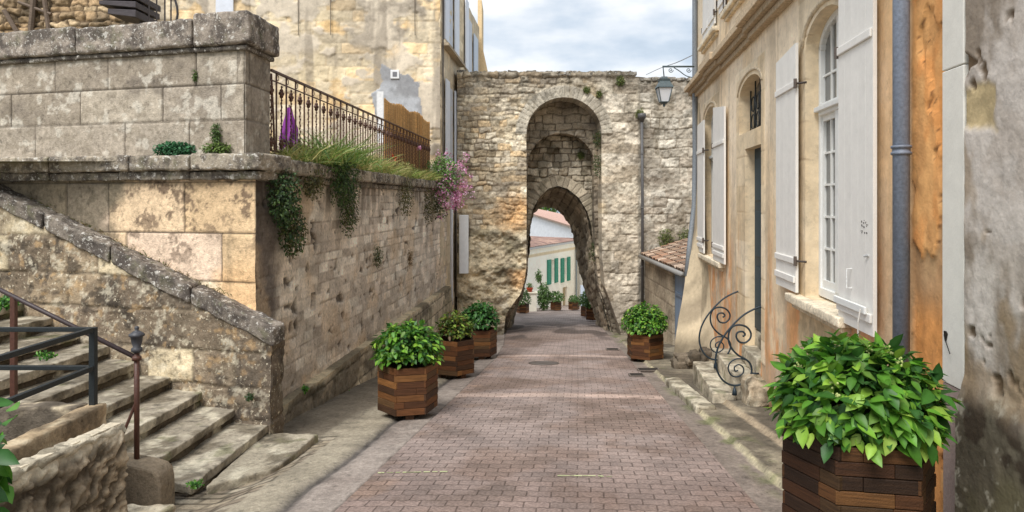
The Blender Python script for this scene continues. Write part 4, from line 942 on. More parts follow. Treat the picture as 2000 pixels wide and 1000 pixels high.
def pat_R(U, V):
    Y = U / 1.007
    n1_ = fb(U * 1.1, V * .9, 170, 5, .6); n2_ = fb(U * 3, V * 3, 171, 5, .62)
    c = np.tile(lin((238, 218, 188)), (len(U), 1)); c = mixc(c, lin((226, 198, 156)), ss(.4, .62, n1_) * .7)
    h = (n2_ - .5) * .006 + (fb(U * 14, V * 14, 173, 3) - .5) * .004
    # orange weathered wash low down
    yd = Yo(1500); low = ss(1.7, .2, V + (n1_ - .5) * 2.6); near = ss(U_(Yo(1470)) + .4, U_(Yo(1500)), U)
    c = mixc(c, lin((222, 152, 88)), low * ss(.34, .54, fb(U * 2.2, V * 1.1, 174, 5, .62)) * .95)
    c = mixc(c, lin((196, 176, 150)), low * ss(.52, .64, fb(U * 1.8 + 7, V * 2.4, 175, 5, .62)) * .7)
    # deep orange peeling plaster between the pipes
    u1 = U_(Yo(1783)); nr = ss(u1 + .05, u1 - .05, U); ORG = nr
    pk = fb(U * 3.2 + 3, V * 1.2, 177, 4, .55) + ss(1.6, 1.0, V) * .10; pe = ss(.555, .565, pk) * nr
    h = h + nr * .012 - pe * .022 + nr * (fb(U * 9, V * 6, 178, 4) - .5) * .02
    c = mixc(c, lin((168, 140, 104)) , pe * .85 * ss(1.8, 1.3, V)); c = mixc(c, lin((196, 128, 66)), pe * ss(1.3, 1.8, V) * .35)
    ck = ss(.006, .001, np.abs(pk - .56)) * nr; c = mixc(c, lin((110, 70, 38)), ck * .8)
    us = ss(U_(Yo(1712)) + .02, U_(Yo(1712)) - .25, U) * (1 - nr); c = mixc(c, lin((226, 178, 120)), us * .75)
    c = mixc(c, lin((228, 150, 62)), nr * .96); c = mixc(c, lin((232, 172, 98)), nr * ss(.45, .62, fb(U * 5, V * 2.2, 176, 4)) * .8)
    c = mixc(c, lin((190, 128, 64)), nr * ss(.52, .66, fb(U * 7, V * 3.2, 187, 5, .6)) * .4)
    c = mixc(c, lin((174, 150, 116)), pe * ss(1.95, 1.5, V) * ss(.9, 1.2, V) * .6); c = mixc(c, lin((96, 62, 36)), ck * .8)
    # ashlar surrounds
    for (ya, yb, z0, z1, m_) in ((WIN1[0], WIN1[1], .7, 3.95, .27), (DOOR[0], DOOR[1], -.4, 3.7, .18), (WIN2[0], WIN2[1], .66, 3.7, .2), (UP1[0], UP1[1], 4.8, 6.7, .15), (UP2[0], UP2[1], 4.8, 6.7, .15)):
        ua, ub = U_(ya) - m_, U_(yb) + m_; ins = (U > ua) & (U < ub) & (V > z0) & (V < z1)
        if ins.any():
            rid, d, _ = blocks(U[ins], V[ins], (.36, .44), (.7, .9), 0, 3, int(ya * 10), z0 - .5)
            e = ss(0, .010, d); cc = pick([(226, 204, 168), (216, 192, 154), (232, 212, 180)], rid[:, 1]) * (.8 + .4 * fb(U[ins] * 4, V[ins] * 4, 179, 4))[:, None]
            cc = mixc(cc, lin((178, 150, 112)), (1 - e) * .7); c[ins] = cc; h[ins] = .006 + .005 * e
    # pilaster bands and string lines
    for pxq, za_, zb_ in ((1404, .3, 3.95), (1487.5, -.6, 3.95), (1519, 3.35, 3.97)):
        d = np.abs(U - U_(Yo(pxq)) + (fb(V * 2, V * 0, 186, 2) - .5) * .012); ln_ = ss(.018, .004, d) * (V > za_) * (V < zb_); h = h - ln_ * .01; c = mixc(c, lin((150, 122, 88)), ln_ * .7)
    for pxa, pxb in ((1487.5, 1519), (1404, 1441)):
        bn_ = (U > U_(Yo(pxb))) & (U < U_(Yo(pxa))); c = np.where(bn_[:, None], c * np.array([1.04, 1.03, 1.02]), c); h = h + bn_ * .006
    # rough patch below the window sill
    ins = ss(.02, -.02, np.abs(U - U_(6.75)) - .78 + (fb(U * 4, V * 4, 180, 3) - .5) * .3) * ss(.62, .58, V) * ss(-.45, -.25, V + (n1_ - .5) * .6)
    hr_ = (fb(U * 16, V * 16, 181, 5, .62) - .5) * .035; cr_ = np.tile(lin((196, 172, 134)), (len(U), 1)) * (.7 + .6 * fb(U * 12, V * 12, 182, 3))[:, None]
    h = h * (1 - ins) + (hr_ - .01) * ins; c = mixc(c, cr_, ins)
    # damp foot
    gr_ = gz(Y) + .1; ft = ss(.55, .0, V - gr_ + (n2_ - .5) * .5) * (1 - .7 * nr); c = mixc(c, lin((150, 122, 90)), ft * .7); c = mixc(c, lin((92, 84, 62)), ss(.2, 0, V - gr_ + (n2_ - .5) * .4) * .7)
    # grey streaks below the cornice and sills
    c = mixc(c, lin((178, 160, 134)), ss(.5, .7, streaks(U, V, 183, 3.5, .3)) * .5 * (1 - nr))
    c = mixc(c, lin((206, 152, 92)), ss(.56, .7, streaks(U, V, 184, 4, .35)) * ss(2.0, .6, V) * .7)
    far = ss(U_(Yo(1395)), U_(Yo(1368)), U) * ss(2.4, .4, V); c = mixc(c, lin((190, 176, 150)), far * .7)
    c = c * (.86 + .28 * fb(U * 7, V * 7, 185, 4, .6))[:, None]
    return h, c
O = W0 + WD * 0
relief(W0 + WD * U_(YR0), WD, U_(YR1) - U_(YR0), -2.2, 7.2, .02, lambda U, V: pat_R(U + U_(YR0), V), WN,
       holes=[[(a - U_(YR0), b_) for a, b_ in hh_] for hh_ in (H_w1, H_w2, H_dl, H_dt, H_u1, H_u2)], thick=.24, backcol=lin((222, 200, 164))).build('wall', M_FINE, rhs, True)
def rbox(mb, Ya, Yb, o0, o1, z0, z1, col): return mb.hexa([RWp(Y, o, z) for Y in (Ya, Yb) for o in (o0, o1) for z in (z0, z1)], col)
# end wall, body and roof mass
rbox(MB(), YR0 + .02, YR1 - .02, -6, -1.2, -2, 7.1, lin((214, 196, 164))).build('core', M_FAR, rhs)
relief(RWp(YR1, 0, 0) - WN * 6, WN, 6.0, -2.4, 7.2, .06, lambda U, V: pat_h1s(U, V), WD, thick=.05).build('end_wall', M_FINE, rhs, True)
mb = MB(); rbox(mb, 2.0, YR1 + .3, -6.3, .45, 7.2, 7.35, lin((190, 150, 110))); mb.build('eaves', M_TILE, rhs)
# string cornice in slightly stepped lengths
cc_ = lin((186, 160, 122)); mb = MB(); ed = [YR1 + .12, Yo(1392), Yo(1417), Yo(1475), Yo(1560), Yo(1700), YR0 + .1]; k = 0
for a, b_ in zip(ed[:-1], ed[1:]):
    dz = (0, .03)[k % 2] * 1.0; dd = (0, .035)[k % 2]
    rbox(mb, b_ + .003, a, -.02, .07 + dd, 3.97, 4.05, cc_ * .95); rbox(mb, b_ + .003, a, -.02, .14 + dd, 4.052, 4.14, cc_ * .9); rbox(mb, b_ + .003, a, -.02, .23 + dd, 4.142, 4.24 + dz, cc_ * 1.15); k += 1
mb.build('cornice', M_STONE, rhs, False, .008)
# sills
def sill(Ya, Yb, z, o=.13, t=.09):
    mb = MB(); c8 = [RWp(Y, q, zz) for Y in (Ya, Yb) for q in (-.2, o) for zz in (z - t, z)]; mb.stone(c8, lin((226, 208, 174)), .015, .006, .06, int(Ya * 9))
    c8 = [RWp(Y, q, zz) for Y in (Ya + .06, Yb - .06) for q in (-.02, o - .06) for zz in (z - t - .06, z - t - .004)]; mb.stone(c8, lin((206, 186, 150)), .01, .004, .06, int(Ya * 9) + 1)
    return mb.build('sill', M_STONE, rhs, True)
sill(Yo(1668), Yo(1556), .74); sill(Yo(1416), Yo(1374), .69, .11)
sill(UP1[0] - .2, UP1[1] + .2, 4.86, .12); sill(UP2[0] - .2, UP2[1] + .2, 4.86, .12)
# arch mouldings
def moulding(hole, off, r_=.022):
    pts = hole[1:-1]; c_ = np.mean(pts, 0); v = [W0 + WD * (a + (a - c_[0]) * off) + WN * .012 + np.array([0, 0, b_ + .07]) for a, b_ in pts]
    return MB().tube(v, r_, lin((206, 184, 148)), 6).build('arch_moulding', M_STONE, rhs, True)
moulding(H_w1, .12, .03); moulding(H_dt, .1, .022); moulding(H_w2, .12, .025)
# windows
WT = lin((234, 234, 230))
def window(Ya, Yb, z0, zs, rise, rows, ztr, ins=-.19, ncol=4):
    fr = MB(); ua, ub = U_(Ya), U_(Yb)
    Wp = lambda u, o, z: W0 + WD * u + WN * o + np.array([0, 0, z])
    def bar(u0, u1, zz0, zz1, o0, o1, mb=fr, col=WT): mb.hexa([Wp(u, o, z) for u in (u0, u1) for o in (o0, o1) for z in (zz0, zz1)], col)
    top_ = zs + rise; um = (ua + ub) / 2
    bar(ua, ua + .06, z0, zs + .05, ins, ins + .07); bar(ub - .06, ub, z0, zs + .05, ins, ins + .07); bar(ua + .06, ub - .06, z0, z0 + .09, ins, ins + .075)
    w_ = (ub - ua) / 2
    pts = [(um - (w_) * math.cos(t), zs + rise * math.sin(t)) for t in np.linspace(0, math.pi, 14)]; pin = [(um - (w_ - .07) * math.cos(t), zs + (rise - .07) * math.sin(t)) for t in np.linspace(0, math.pi, 14)]
    for k in range(13): fr.hexa([Wp(*(q[0], o, q[1])) for q in () for o in ()] or [Wp(pts[k][0], ins, pts[k][1]), Wp(pin[k][0], ins, pin[k][1]), Wp(pts[k][0], ins + .07, pts[k][1]), Wp(pin[k][0], ins + .07, pin[k][1]), Wp(pts[k + 1][0], ins, pts[k + 1][1]), Wp(pin[k + 1][0], ins, pin[k + 1][1]), Wp(pts[k + 1][0], ins + .07, pts[k + 1][1]), Wp(pin[k + 1][0], ins + .07, pin[k + 1][1])], WT)
    bar(ua + .06, ub - .06, ztr - .06, ztr + .06, ins, ins + .09); bar(ua + .02, ub - .02, ztr - .02, ztr + .03, ins, ins + .125); bar(um - .045, um + .045, z0 + .09, ztr - .06, ins, ins + .08); bar(um - .035, um + .035, ztr + .06, top_ - .07, ins, ins + .07)
    W_ = fr.build('window', M_PAINT, rhs, False, .006)
    gb = MB()
    for half in (0, 1):
        a = (ua + .06, um + .045)[half]; b_ = (um - .045, ub - .06)[half]
        bar(a, a + .035, z0 + .09, ztr - .06, ins, ins + .05, gb); bar(b_ - .035, b_, z0 + .09, ztr - .06, ins, ins + .05, gb)
        bar(a + .035, b_ - .035, z0 + .09, z0 + .17, ins, ins + .05, gb); bar(a + .035, b_ - .035, ztr - .12, ztr - .06, ins, ins + .05, gb)
        mth_ = (a + b_) / 2; bar(mth_ - .011, mth_ + .011, z0 + .17, ztr - .12, ins + .01, ins + .042, gb)
        for k in range(1, rows):
            z = z0 + .17 + (ztr - .12 - z0 - .17) * k / rows; bar(a + .035, mth_ - .011, z - .011, z + .011, ins + .01, ins + .04, gb); bar(mth_ + .011, b_ - .035, z - .011, z + .011, ins + .01, ins + .04, gb)
        bar(mth_ - .011, mth_ + .011, ztr + .06, zs + rise * .75, ins + .01, ins + .04, gb); bar(a + .0, b_, ztr + .34, ztr + .362, ins + .012, ins + .038, gb)
    gb.build('glazing_bars', M_PAINT, W_, local=True)
    g_ = MB(); g_.add([Wp(ua, ins + .02, z0), Wp(ub, ins + .02, z0), Wp(ub, ins + .02, top_), Wp(ua, ins + .02, top_)], [[0, 1, 2, 3]]); g_.build('pane', M_GLASS, W_, local=True)
    return W_
window(*WIN1, .76, 3.30, .30, 5, 2.68)
window(*WIN2, .72, 3.28, .26, 5, 2.6)
for (ya, yb) in (UP1, UP2):
    W_ = rbox(MB(), ya, yb, -.2, -.17, 4.86, 6.6, lin((120, 118, 112))).build('window', M_GLASS, rhs)
    rbox(MB(), (ya + yb) / 2 - .04, (ya + yb) / 2 + .04, -.165, -.12, 4.86, 6.6, WT).build('frame', M_PAINT, W_, local=True)
# shutters: boards, battens, straps
def shutter(Ya, Yb, z0, z1, o, hinge_far, curve=.05, group=None, straps=(.82, .12), label=None, split=5):
    c_ = lin((240, 236, 229)); mb = MB(); n_ = split
    for k in range(n_):
        a = Ya + (Yb - Ya) * k / n_; b_ = Ya + (Yb - Ya) * (k + 1) / n_
        za = z1 + curve * (1 - (k / n_ if not hinge_far else 1 - k / n_)); zb_ = z1 + curve * (1 - ((k + 1) / n_ if not hinge_far else 1 - (k + 1) / n_))
        mb.hexa([RWp(a + .0006, o, z0), RWp(a + .0006, o, za), RWp(a + .0006, o + .03, z0), RWp(a + .0006, o + .03, za), RWp(b_, o, z0), RWp(b_, o, zb_), RWp(b_, o + .03, z0), RWp(b_, o + .03, zb_)], c_ * (.97 + .05 * random.random()))
    s_ = mb.build('shutter', M_PAINT, rhs, False, .0015)
    if label: s_['label'] = label
    for f in straps:
        z = z0 + (z1 - z0) * f; b2 = MB(); rbox(b2, Ya + .01, Yb - .01, o + .031, o + .05, z - .035, z + .035, c_); b2.build('strap_hinge', M_PAINT, s_, False, .008, local=True)
        hy = Yb if hinge_far else Ya
        if not hinge_far: pass
        b2 = MB(); b2.tube([RWp(hy - (0 if hinge_far else .0), o + .04, z), RWp(hy + (.09 if hinge_far else -.09), .0, z)], .012, lin((70, 60, 54)), 6); b2.lathe([(.018, -.05), (.018, .05)], RWp(hy + (.02 if hinge_far else -.02), o + .04, z), lin((96, 84, 76)), 8); b2.build('pintle', M_METAL, s_, local=True)
    b2 = MB(); rbox(b2, Ya + .01, Yb - .01, o + .031, o + .052, z0 + .1, z0 + .17, c_); b2.build('batten', M_PAINT, s_, False, .006, local=True)
    return s_
OS = .055
shutter(Yo(1560, OS), Yo(1521, OS), .77, 3.36, OS, False, .06, straps=(.855, .13))
s2 = shutter(Yo(1714, OS), Yo(1645, OS), .70, 3.42, OS, True, .25, straps=(.86,), label='broad white shutter leaf half covering the window')
# lower strap, handle, screw marks and cord on the near shutter
ya, yb = Yo(1714, OS), Yo(1645, OS)
b2 = MB(); rbox(b2, ya + .06, yb - .01, OS + .053, OS + .075, .86, .92, WT); b2.build('strap_hinge', M_PAINT, s2, False, .006, local=True)
b2 = MB(); q = Yo(1662, OS + .04); b2.tube([RWp(q, OS + .03, 1.18), RWp(q, OS + .07, 1.18), RWp(q, OS + .07, 1.02), RWp(q, OS + .03, 1.02)], .006, lin((220, 220, 216)), 6); b2.build('handle', M_METAL, s2, local=True)
b2 = MB(); q = Yo(1696, OS + .04); b2.tube([RWp(q, OS + .03, 1.32), RWp(q + .04, OS + .05, 1.31)], .010, lin((190, 190, 188)), 8); b2.build('knob', M_METAL, s2, local=True)
b2 = MB(); r = random.Random(4)
for k in range(22):
    y_ = Yo(1690, OS + .03) + r.uniform(-.07, .07); z_ = 1.55 + r.uniform(-.07, .05); e_ = r.uniform(.003, .007); b2.hexa([RWp(Y, o_, z) for Y in (y_ - e_, y_ + e_) for o_ in (OS + .029, OS + .0325) for z in (z_ - e_, z_ + e_)], lin((70, 64, 62)))
b2.build('screw_holes', M_METAL, s2, local=True)
b2 = MB(); q = Yo(1690, OS + .06); b2.tube([RWp(q, OS + .09, .90), RWp(q + .02, OS + .10, .8), RWp(q + .05, OS + .09, .68), RWp(q + .09, OS + .1, .60)], .006, lin((226, 222, 214)), 6); b2.build('cord', M_CLOTH, s2, local=True)
shutter(Yo(1377, OS), Yo(1365, OS), .72, 3.3, OS, False, .03, straps=(.78, .1), split=3)
shutter(Yo(1418, OS), Yo(1396, OS), .70, 3.3, OS, True, .12, straps=(.78, .1), split=3)
shutter(UP1[0] + .02, (UP1[0] + UP1[1]) / 2 - .03, 4.95, 6.6, .02, False, 0, split=3); shutter((UP1[0] + UP1[1]) / 2 + .03, UP1[1] - .02, 4.95, 6.6, .02, True, 0, split=3)
shutter(UP2[1] + .05, UP2[1] + .6, 4.95, 6.6, .04, True, 0, split=3)
b2 = MB(); b2.tube([RWp(UP2[0], .1, 5.05), RWp(UP2[1], .1, 5.05)], .015, lin((60, 50, 44)), 6)
for k in range(8): q = UP2[0] + (UP2[1] - UP2[0]) * k / 7; b2.tube([RWp(q, .1, 4.9), RWp(q, .1, 5.7)], .01, lin((60, 50, 44)), 5)
b2.tube([RWp(UP2[0], .1, 5.7), RWp(UP2[1], .1, 5.7)], .018, lin((60, 50, 44)), 6); b2.build('window_rail', M_METAL, rhs)
# door, lintel, fanlight
TEAL = lin((24, 52, 64)); mb = MB(); rbox(mb, DOOR[0] - .02, DOOR[1] - .38, -.18, -.125, -.10, 2.5, TEAL)
D_ = mb.build('door', M_PAINT, rhs)
for z0_, z1_ in ((.15, .8), (.95, 1.6), (1.75, 2.35)): rbox(MB(), DOOR[0] + .12, DOOR[0] + .48, -.124, -.112, z0_, z1_, TEAL * 1.3).build('panel', M_PAINT, D_, False, .006, local=True); rbox(MB(), DOOR[0] + .56, DOOR[0] + .92, -.124, -.112, z0_, z1_, TEAL * 1.3).build('panel', M_PAINT, D_, False, .006, local=True)
rbox(MB(), DOOR[0] + .01, DOOR[1] - .01, -.22, -.2, 2.74, 3.5, lin((60, 60, 58))).build('fanlight', M_GLASS, rhs)
mb = MB()
for k in range(5):
    q = DOOR[0] + .1 + (DOOR[1] - DOOR[0] - .2) * k / 4; mb.tube([RWp(q, -.14, 2.74), RWp(q, -.14, 3.5)], .012, BLK, 5)
for k in range(4):
    q = DOOR[0] + .1 + (DOOR[1] - DOOR[0] - .2) * (k + .5) / 4
    for zc in (2.92, 3.18): mb.tube([RWp(q + .10 * math.cos(t), -.14, zc + .11 * math.sin(t)) for t in np.linspace(0, 6.28, 13)], .01, BLK, 5)
mb.build('fanlight_grille', M_METAL, rhs, True)
# downpipes
PB = lin((118, 126, 140))
def pipe_at(px, o, r_, z0, z1, col, name='downpipe', joints=()):
    Y = Yo(px, o); c_ = RWp(Y, o, 0); d_ = MB().tube([c_ + [0, 0, z0], c_ + [0, 0, z1]], r_, col, 20).build(name, M_METAL, rhs, True)
    for z in joints: MB().lathe([(r_ + .003, -.045), (r_ + .012, -.04), (r_ + .012, -.025), (r_ + .003, -.022), (r_ + .003, .0), (r_ + .012, .003), (r_ + .012, .018), (r_ + .003, .022)], c_ + [0, 0, z], col * .9, 20).build('collar', M_METAL, d_, True, local=True)
    return d_
pipe_at(1762, .10, .054, -.6, 7.1, PB, joints=(CZ - (290 - 393) / F * Yo(1762, .1), 5.2))
c_ = RWp(Yo(1357, .12), .12, 0); col = lin((128, 134, 140))
q = lambda px, py: P(px, py, 14.6)
MB().tube([P(1357, -30, 14.8), P(1357, 60, 14.8), P(1357, 200, 14.8), P(1357.5, 300, 14.8), P(1356, 400, 14.7), P(1348, 470, 14.5), P(1341, 540, 14.3)], .055, col, 12).build('downpipe', M_METAL, rhs, True)
# white cover strip near the right edge
Ya, Yb = Yo(1883, .05), Yo(1841, .05)
mb = MB(); zc = CZ - (140 - 393) / F * Yb; rbox(mb, Ya, Yb, .0, .05, .62, zc - .003, lin((232, 228, 218))); rbox(mb, Ya, Yb, .0, .05, zc + .003, 7, lin((232, 228, 218))); o = mb.build('cover_strip', M_PAINT, rhs, False, .006)
mb = MB(); yy, zz = Yo(1847, .055), CZ - (657 - 393) / F * Yo(1847, .055)
th = np.linspace(0, 2 * np.pi, 10)[:-1]; mb.add([RWp(yy + .022 * math.cos(t) * (1 + .4 * math.sin(3 * t)), .0525, zz + .045 * math.sin(t) * (1 + .3 * math.cos(2 * t))) for t in th], [np.arange(9)[None]], lin((20, 18, 16))); mb.tube([RWp(yy, .055, zz - .02), RWp(yy - .09, .07, zz - .09)], .003, lin((20, 18, 16)), 4); mb.build('break_hole', M_METAL, o, local=True)
rbox(MB(), Ya, Yb, .0, .045, -.6, .615, lin((160, 140, 132))).build('cover_foot', M_FINE, rhs, False, .004)

# battered corner buttress
bt_ = thing('buttress', 'pale battered plaster buttress flaring out at the far corner of the right house', 'buttress', (3.8, 14.4, -1.7))
def pat_but(U, V):
    h = (fb(U * 2, V * 1.2, 190, 4, .6) - .5) * .06 * ss(2.5, 0, V) + (fb(U * 8, V * 8, 193, 3) - .5) * .01; c = np.tile(lin((206, 186, 152)), (len(U), 1))
    c = mixc(c, lin((150, 134, 110)), ss(.42, .62, streaks(U, V, 191, 3, .6)) * .8); c = mixc(c, lin((92, 82, 66)), ss(-.6, -1.5, V + (fb(U * 3, V * 3, 192, 4) - .5) * 1.0) * .85)
    return h, c
def but_strip(A, B, seed):   # A, B: left and right polylines bottom->top
    A = np.array(A); B = np.array(B); n_ = 60; A, la = resample(A, n_); B, _ = resample(B, n_); m_ = 30
    t = np.linspace(0, 1, m_)[None, :, None]; Pp = A[:, None] * (1 - t) + B[:, None] * t; N = np.cross(np.gradient(Pp, axis=1), np.gradient(Pp, axis=0)); N /= np.linalg.norm(N, axis=-1, keepdims=True) + 1e-9
    h, c = pat_but((Pp[..., 0] + Pp[..., 1]).ravel(), Pp[..., 2].ravel()); i, j = np.meshgrid(np.arange(n_ - 1), np.arange(m_ - 1), indexing='ij')
    MB().add(Pp.reshape(-1, 3) + N.reshape(-1, 3) * h[:, None], np.stack([i * m_ + j, i * m_ + j + 1, (i + 1) * m_ + j + 1, (i + 1) * m_ + j], -1).reshape(-1, 4), c).build('face', M_FINE, bt_, True)
L1 = [P(1314, 712, 13.6), P(1320, 660, 13.8), P(1336, 560, 14.2), P(1350, 450, 14.7), P(1357, 350, 15.0), P(1358, 200, 15.05)]
R1 = [P(1364, 716, 12.9), P(1368, 660, 13.2), P(1370, 600, 13.6), P(1371, 500, 13.9), P(1366, 400, 14.4), P(1362, 200, 14.8)]
but_strip(L1, R1, 1)
R2 = [P(1392, 706, 12.4)] + [RWp(y_, .0, z_) for y_, z_ in ((12.6, -.9), (13, -.4), (13.4, .4), (13.7, 1.5), (14.5, 3.8))]
but_strip(R1, R2, 2)
L0 = [p_ + np.array([.7, 1.3, 0]) for p_ in L1]; but_strip(L0, L1, 3)
mb = MB(); r = random.Random(9)
for k in range(14):
    u = r.random(); c_ = np.array([3.18 + .75 * u, 12.95 - .35 * u + r.uniform(-.1, .1), 0]); s_ = r.uniform(.07, .17); z = gz(c_[1]) + r.uniform(.0, .38) * (1 - .3 * u)
    mb.stone(bx(c_[0] - s_, c_[0] + s_, c_[1] - .1, c_[1] + s_ + .1, z - s_, z + s_), lin((112, 98, 78)) * r.uniform(.6, 1.2), .05, .05, .05, 900 + k)
mb.build('rubble_foot', M_STONE, bt_, True)

# near rough wall at the right edge
nw = thing('rough_house', 'grey flaking rendered wall with exposed stone at the right edge', 'house', (2.7, 3.9, -.4))
def pat_nw(U, V):
    n_ = fb(U * 2, V * 1.6, 200, 6, .6); h = (n_ - .5) * .018 + (fb(U * 10, V * 10, 201, 4, .6) - .5) * .012
    c = np.tile(lin((184, 172, 160)), (len(U), 1)); c = mixc(c, lin((204, 194, 184)), ss(.45, .6, fb(U * 4, V * 3, 202, 5, .6)) * .7)
    c = mixc(c, lin((132, 116, 98)), ss(.46, .62, fb(U * 2.5, V * 1.4, 203, 5, .6)) * .85); c = mixc(c, lin((146, 120, 84)), ss(.56, .66, fb(U * 3 + 5, V * 2, 204, 4)) * .6)
    st_ = ss(.04, -.02, np.maximum(np.abs(U - .24) - .17, np.abs(V - 2.27 + .1 * (U - .24)) - .11) + (fb(U * 8, V * 8, 205, 3) - .5) * .08)
    sc_ = np.tile(lin((186, 164, 120)), (len(U), 1)) * (.6 + .8 * fb(U * 14, V * 14, 206, 4, .65))[:, None]; c = mixc(c, sc_, st_); h = h * (1 - st_ * .7) - st_ * .012
    hole_ = ss(.70, .75, fb(U * 4 + 2, V * 4, 207, 4, .6)); h = h - hole_ * .02; c = mixc(c, lin((104, 82, 56)), hole_ * .9)
    low = ss(.75, .55, V + (fb(U * 3, V * 3, 208, 3) - .5) * .15 + U * .06); h = h + low * .05
    lc_ = np.tile(lin((98, 90, 74)), (len(U), 1)) * (.55 + .9 * fb(U * 6, V * 6, 209, 5, .65))[:, None]; lc_ = mixc(lc_, lin((190, 184, 166)), ss(.60, .68, fb(U * 9, V * 9, 210, 4, .6)) * .6); lc_ = mixc(lc_, lin((62, 50, 38)), ss(.58, .66, fb(U * 3, V * 4, 211, 4, .6)) * .85)
    c = mixc(c, lc_, low); c = mixc(c, lin((116, 110, 70)), ss(.55, .7, fb(U * 2, V * 2, 212, 4)) * .4 * ss(1.6, .6, V))
    return h, c
relief(W0 + WD * U_(2.2) + WN * .06, WD, U_(Yo(1885, .06)) - U_(2.2), -.6, 7.2, .012, lambda U, V: pat_nw(-U + (U_(Yo(1885)) - U_(2.2)), V), WN, thick=.3).build('wall', M_FINE, nw, True)
rbox(MB(), 2.2, YR0 - .05, -6, -.3, -.6, 7.1, lin((170, 160, 140))).build('core', M_FAR, nw)

# door steps
ds = thing('doorstep', 'worn stone steps rising to the dark door of the right house', 'steps', (3.0, 10, -1))
for k, (o0, o1, z, Ya, Yb) in enumerate(((.30, .62, -.84, 9.25, 11.1), (.0, .33, -.60, 9.32, 11.0), (-.22, .06, -.36, 9.2, 10.12), (-.25, -.13, -.12, 9.2, 10.12))):
    c8 = [RWp(Y, o, zz) for Y in (Ya, Yb) for o in (o0, o1) for zz in (z - .24 - (.2 if k < 2 else 0), z)]
    MB().stone(c8, lin((186, 172, 144)), .02, .012, .045, 600 + k, tone=step_tone).build('step', M_STONE, ds, True)
MB().stone([RWp(Y, o, zz) for Y in (8.75, 9.24) for o in (-.05, .26) for zz in (-1.2, -.58)], lin((172, 152, 120)), .08, .06, .04, 610, tone=step_tone).build('rubble_block', M_STONE, ds, True)
tag(MB().stone([np.array([x + .06 * (y - 8.9), y, zz + gz(y)]) for x in (2.36, 2.62) for y in (8.85, 11.4) for zz in (-.1, .10)], lin((188, 176, 148)), .03, .012, .05, 620, tone=step_tone).build('kerb_slab', M_STONE, None, True), 'long pale kerb slab on the pavement in front of the door steps', 'kerb stone')

# scroll railings
def spiral(c_, r0, r1, a0, turns, n=34, sgn=1):
    return [(c_[0] + (r0 + (r1 - r0) * t) * math.cos(a0 + sgn * turns * 2 * math.pi * t), c_[1] + (r0 + (r1 - r0) * t) * math.sin(a0 + sgn * turns * 2 * math.pi * t)) for t in np.linspace(0, 1, n)]
IR = lin((30, 46, 56))
def smooth(pts, n=60):
    pts = np.array(pts, float); d = np.concatenate([[0], np.cumsum(np.linalg.norm(np.diff(pts, axis=0), axis=1))]); t = np.linspace(0, d[-1], n)
    out_ = []
    for tt_ in t:
        i = min(len(pts) - 2, max(0, np.searchsorted(d, tt_) - 1)); p0 = pts[max(0, i - 1)]; p1 = pts[i]; p2 = pts[i + 1]; p3 = pts[min(len(pts) - 1, i + 2)]; s = (tt_ - d[i]) / (d[i + 1] - d[i] + 1e-9)
        out_.append(.5 * (2 * p1 + (p2 - p0) * s + (2 * p0 - 5 * p1 + 4 * p2 - p3) * s * s + (3 * p1 - p0 - 3 * p2 + p3) * s ** 3))
    return np.array(out_)
def scroll_rail(Y, dx, dy, label, full):
    """drawn from the shape of the near rail (photo pixels at Y=9.2), placed at its real distance"""
    t0 = thing('scroll_railing', label, 'railing', P(1435, 765, 9.2) + [0, Y - 9.2, (Y - 9.2) * 0], 'scrolled iron railings flanking the door steps')
    def T(q): a = P(q[0], q[1], 9.2); return np.array([a[0] + dx, Y, a[2] + dy])
    k = lambda x, y: (1340 + x * .28, 540 + y * .28)     # enlarged-crop pixels
    main = smooth([k(530, 207), k(470, 230), k(400, 270), k(330, 335), k(265, 415), k(222, 500), k(206, 580), k(215, 650), k(245, 710), k(290, 748), k(345, 760), k(400, 745), k(440, 705), k(458, 655), k(445, 605), k(410, 575), k(365, 550), k(320, 505), k(297, 450), k(300, 390), k(325, 350), k(375, 338), k(425, 355), k(452, 395), k(445, 435), k(410, 462), k(370, 455), k(350, 420), k(360, 390), k(395, 385), k(412, 405), k(395, 418)], 190)
    MB().tube([T(q) for q in main], .013, IR, 8).build('main_scroll', M_METAL, t0, True)
    s = smooth([k(410, 578), k(350, 575), k(305, 605), k(295, 650), k(320, 692), k(362, 698), k(398, 672), k(398, 635), k(368, 615), k(338, 632), k(342, 660), k(362, 655)], 80)
    MB().tube([T(q) for q in s], .010, IR, 8).build('lower_spiral', M_METAL, t0, True)
    if full: MB().tube([T(k(455, 675)), T(k(508, 677))], .011, IR, 6).build('wall_tie', M_METAL, t0, True)
    f = T(k(338, 790)); MB().tube([T(k(338, 762)), f + [0, 0, -.02]], .012, IR, 6).lathe([(.035, -.07), (.03, -.02), (.012, .03)], f, IR, 8).build('foot', M_METAL, t0, True)
scroll_rail(9.2, 0, 0, 'nearer scrolled dark iron railing beside the door steps, whole spirals visible', True)
scroll_rail(10.6, P(1369, 0, 10.6)[0] - P(1398.5, 0, 9.2)[0] - .02, .02, 'farther scrolled dark iron railing behind the near one on the far side of the steps', False)

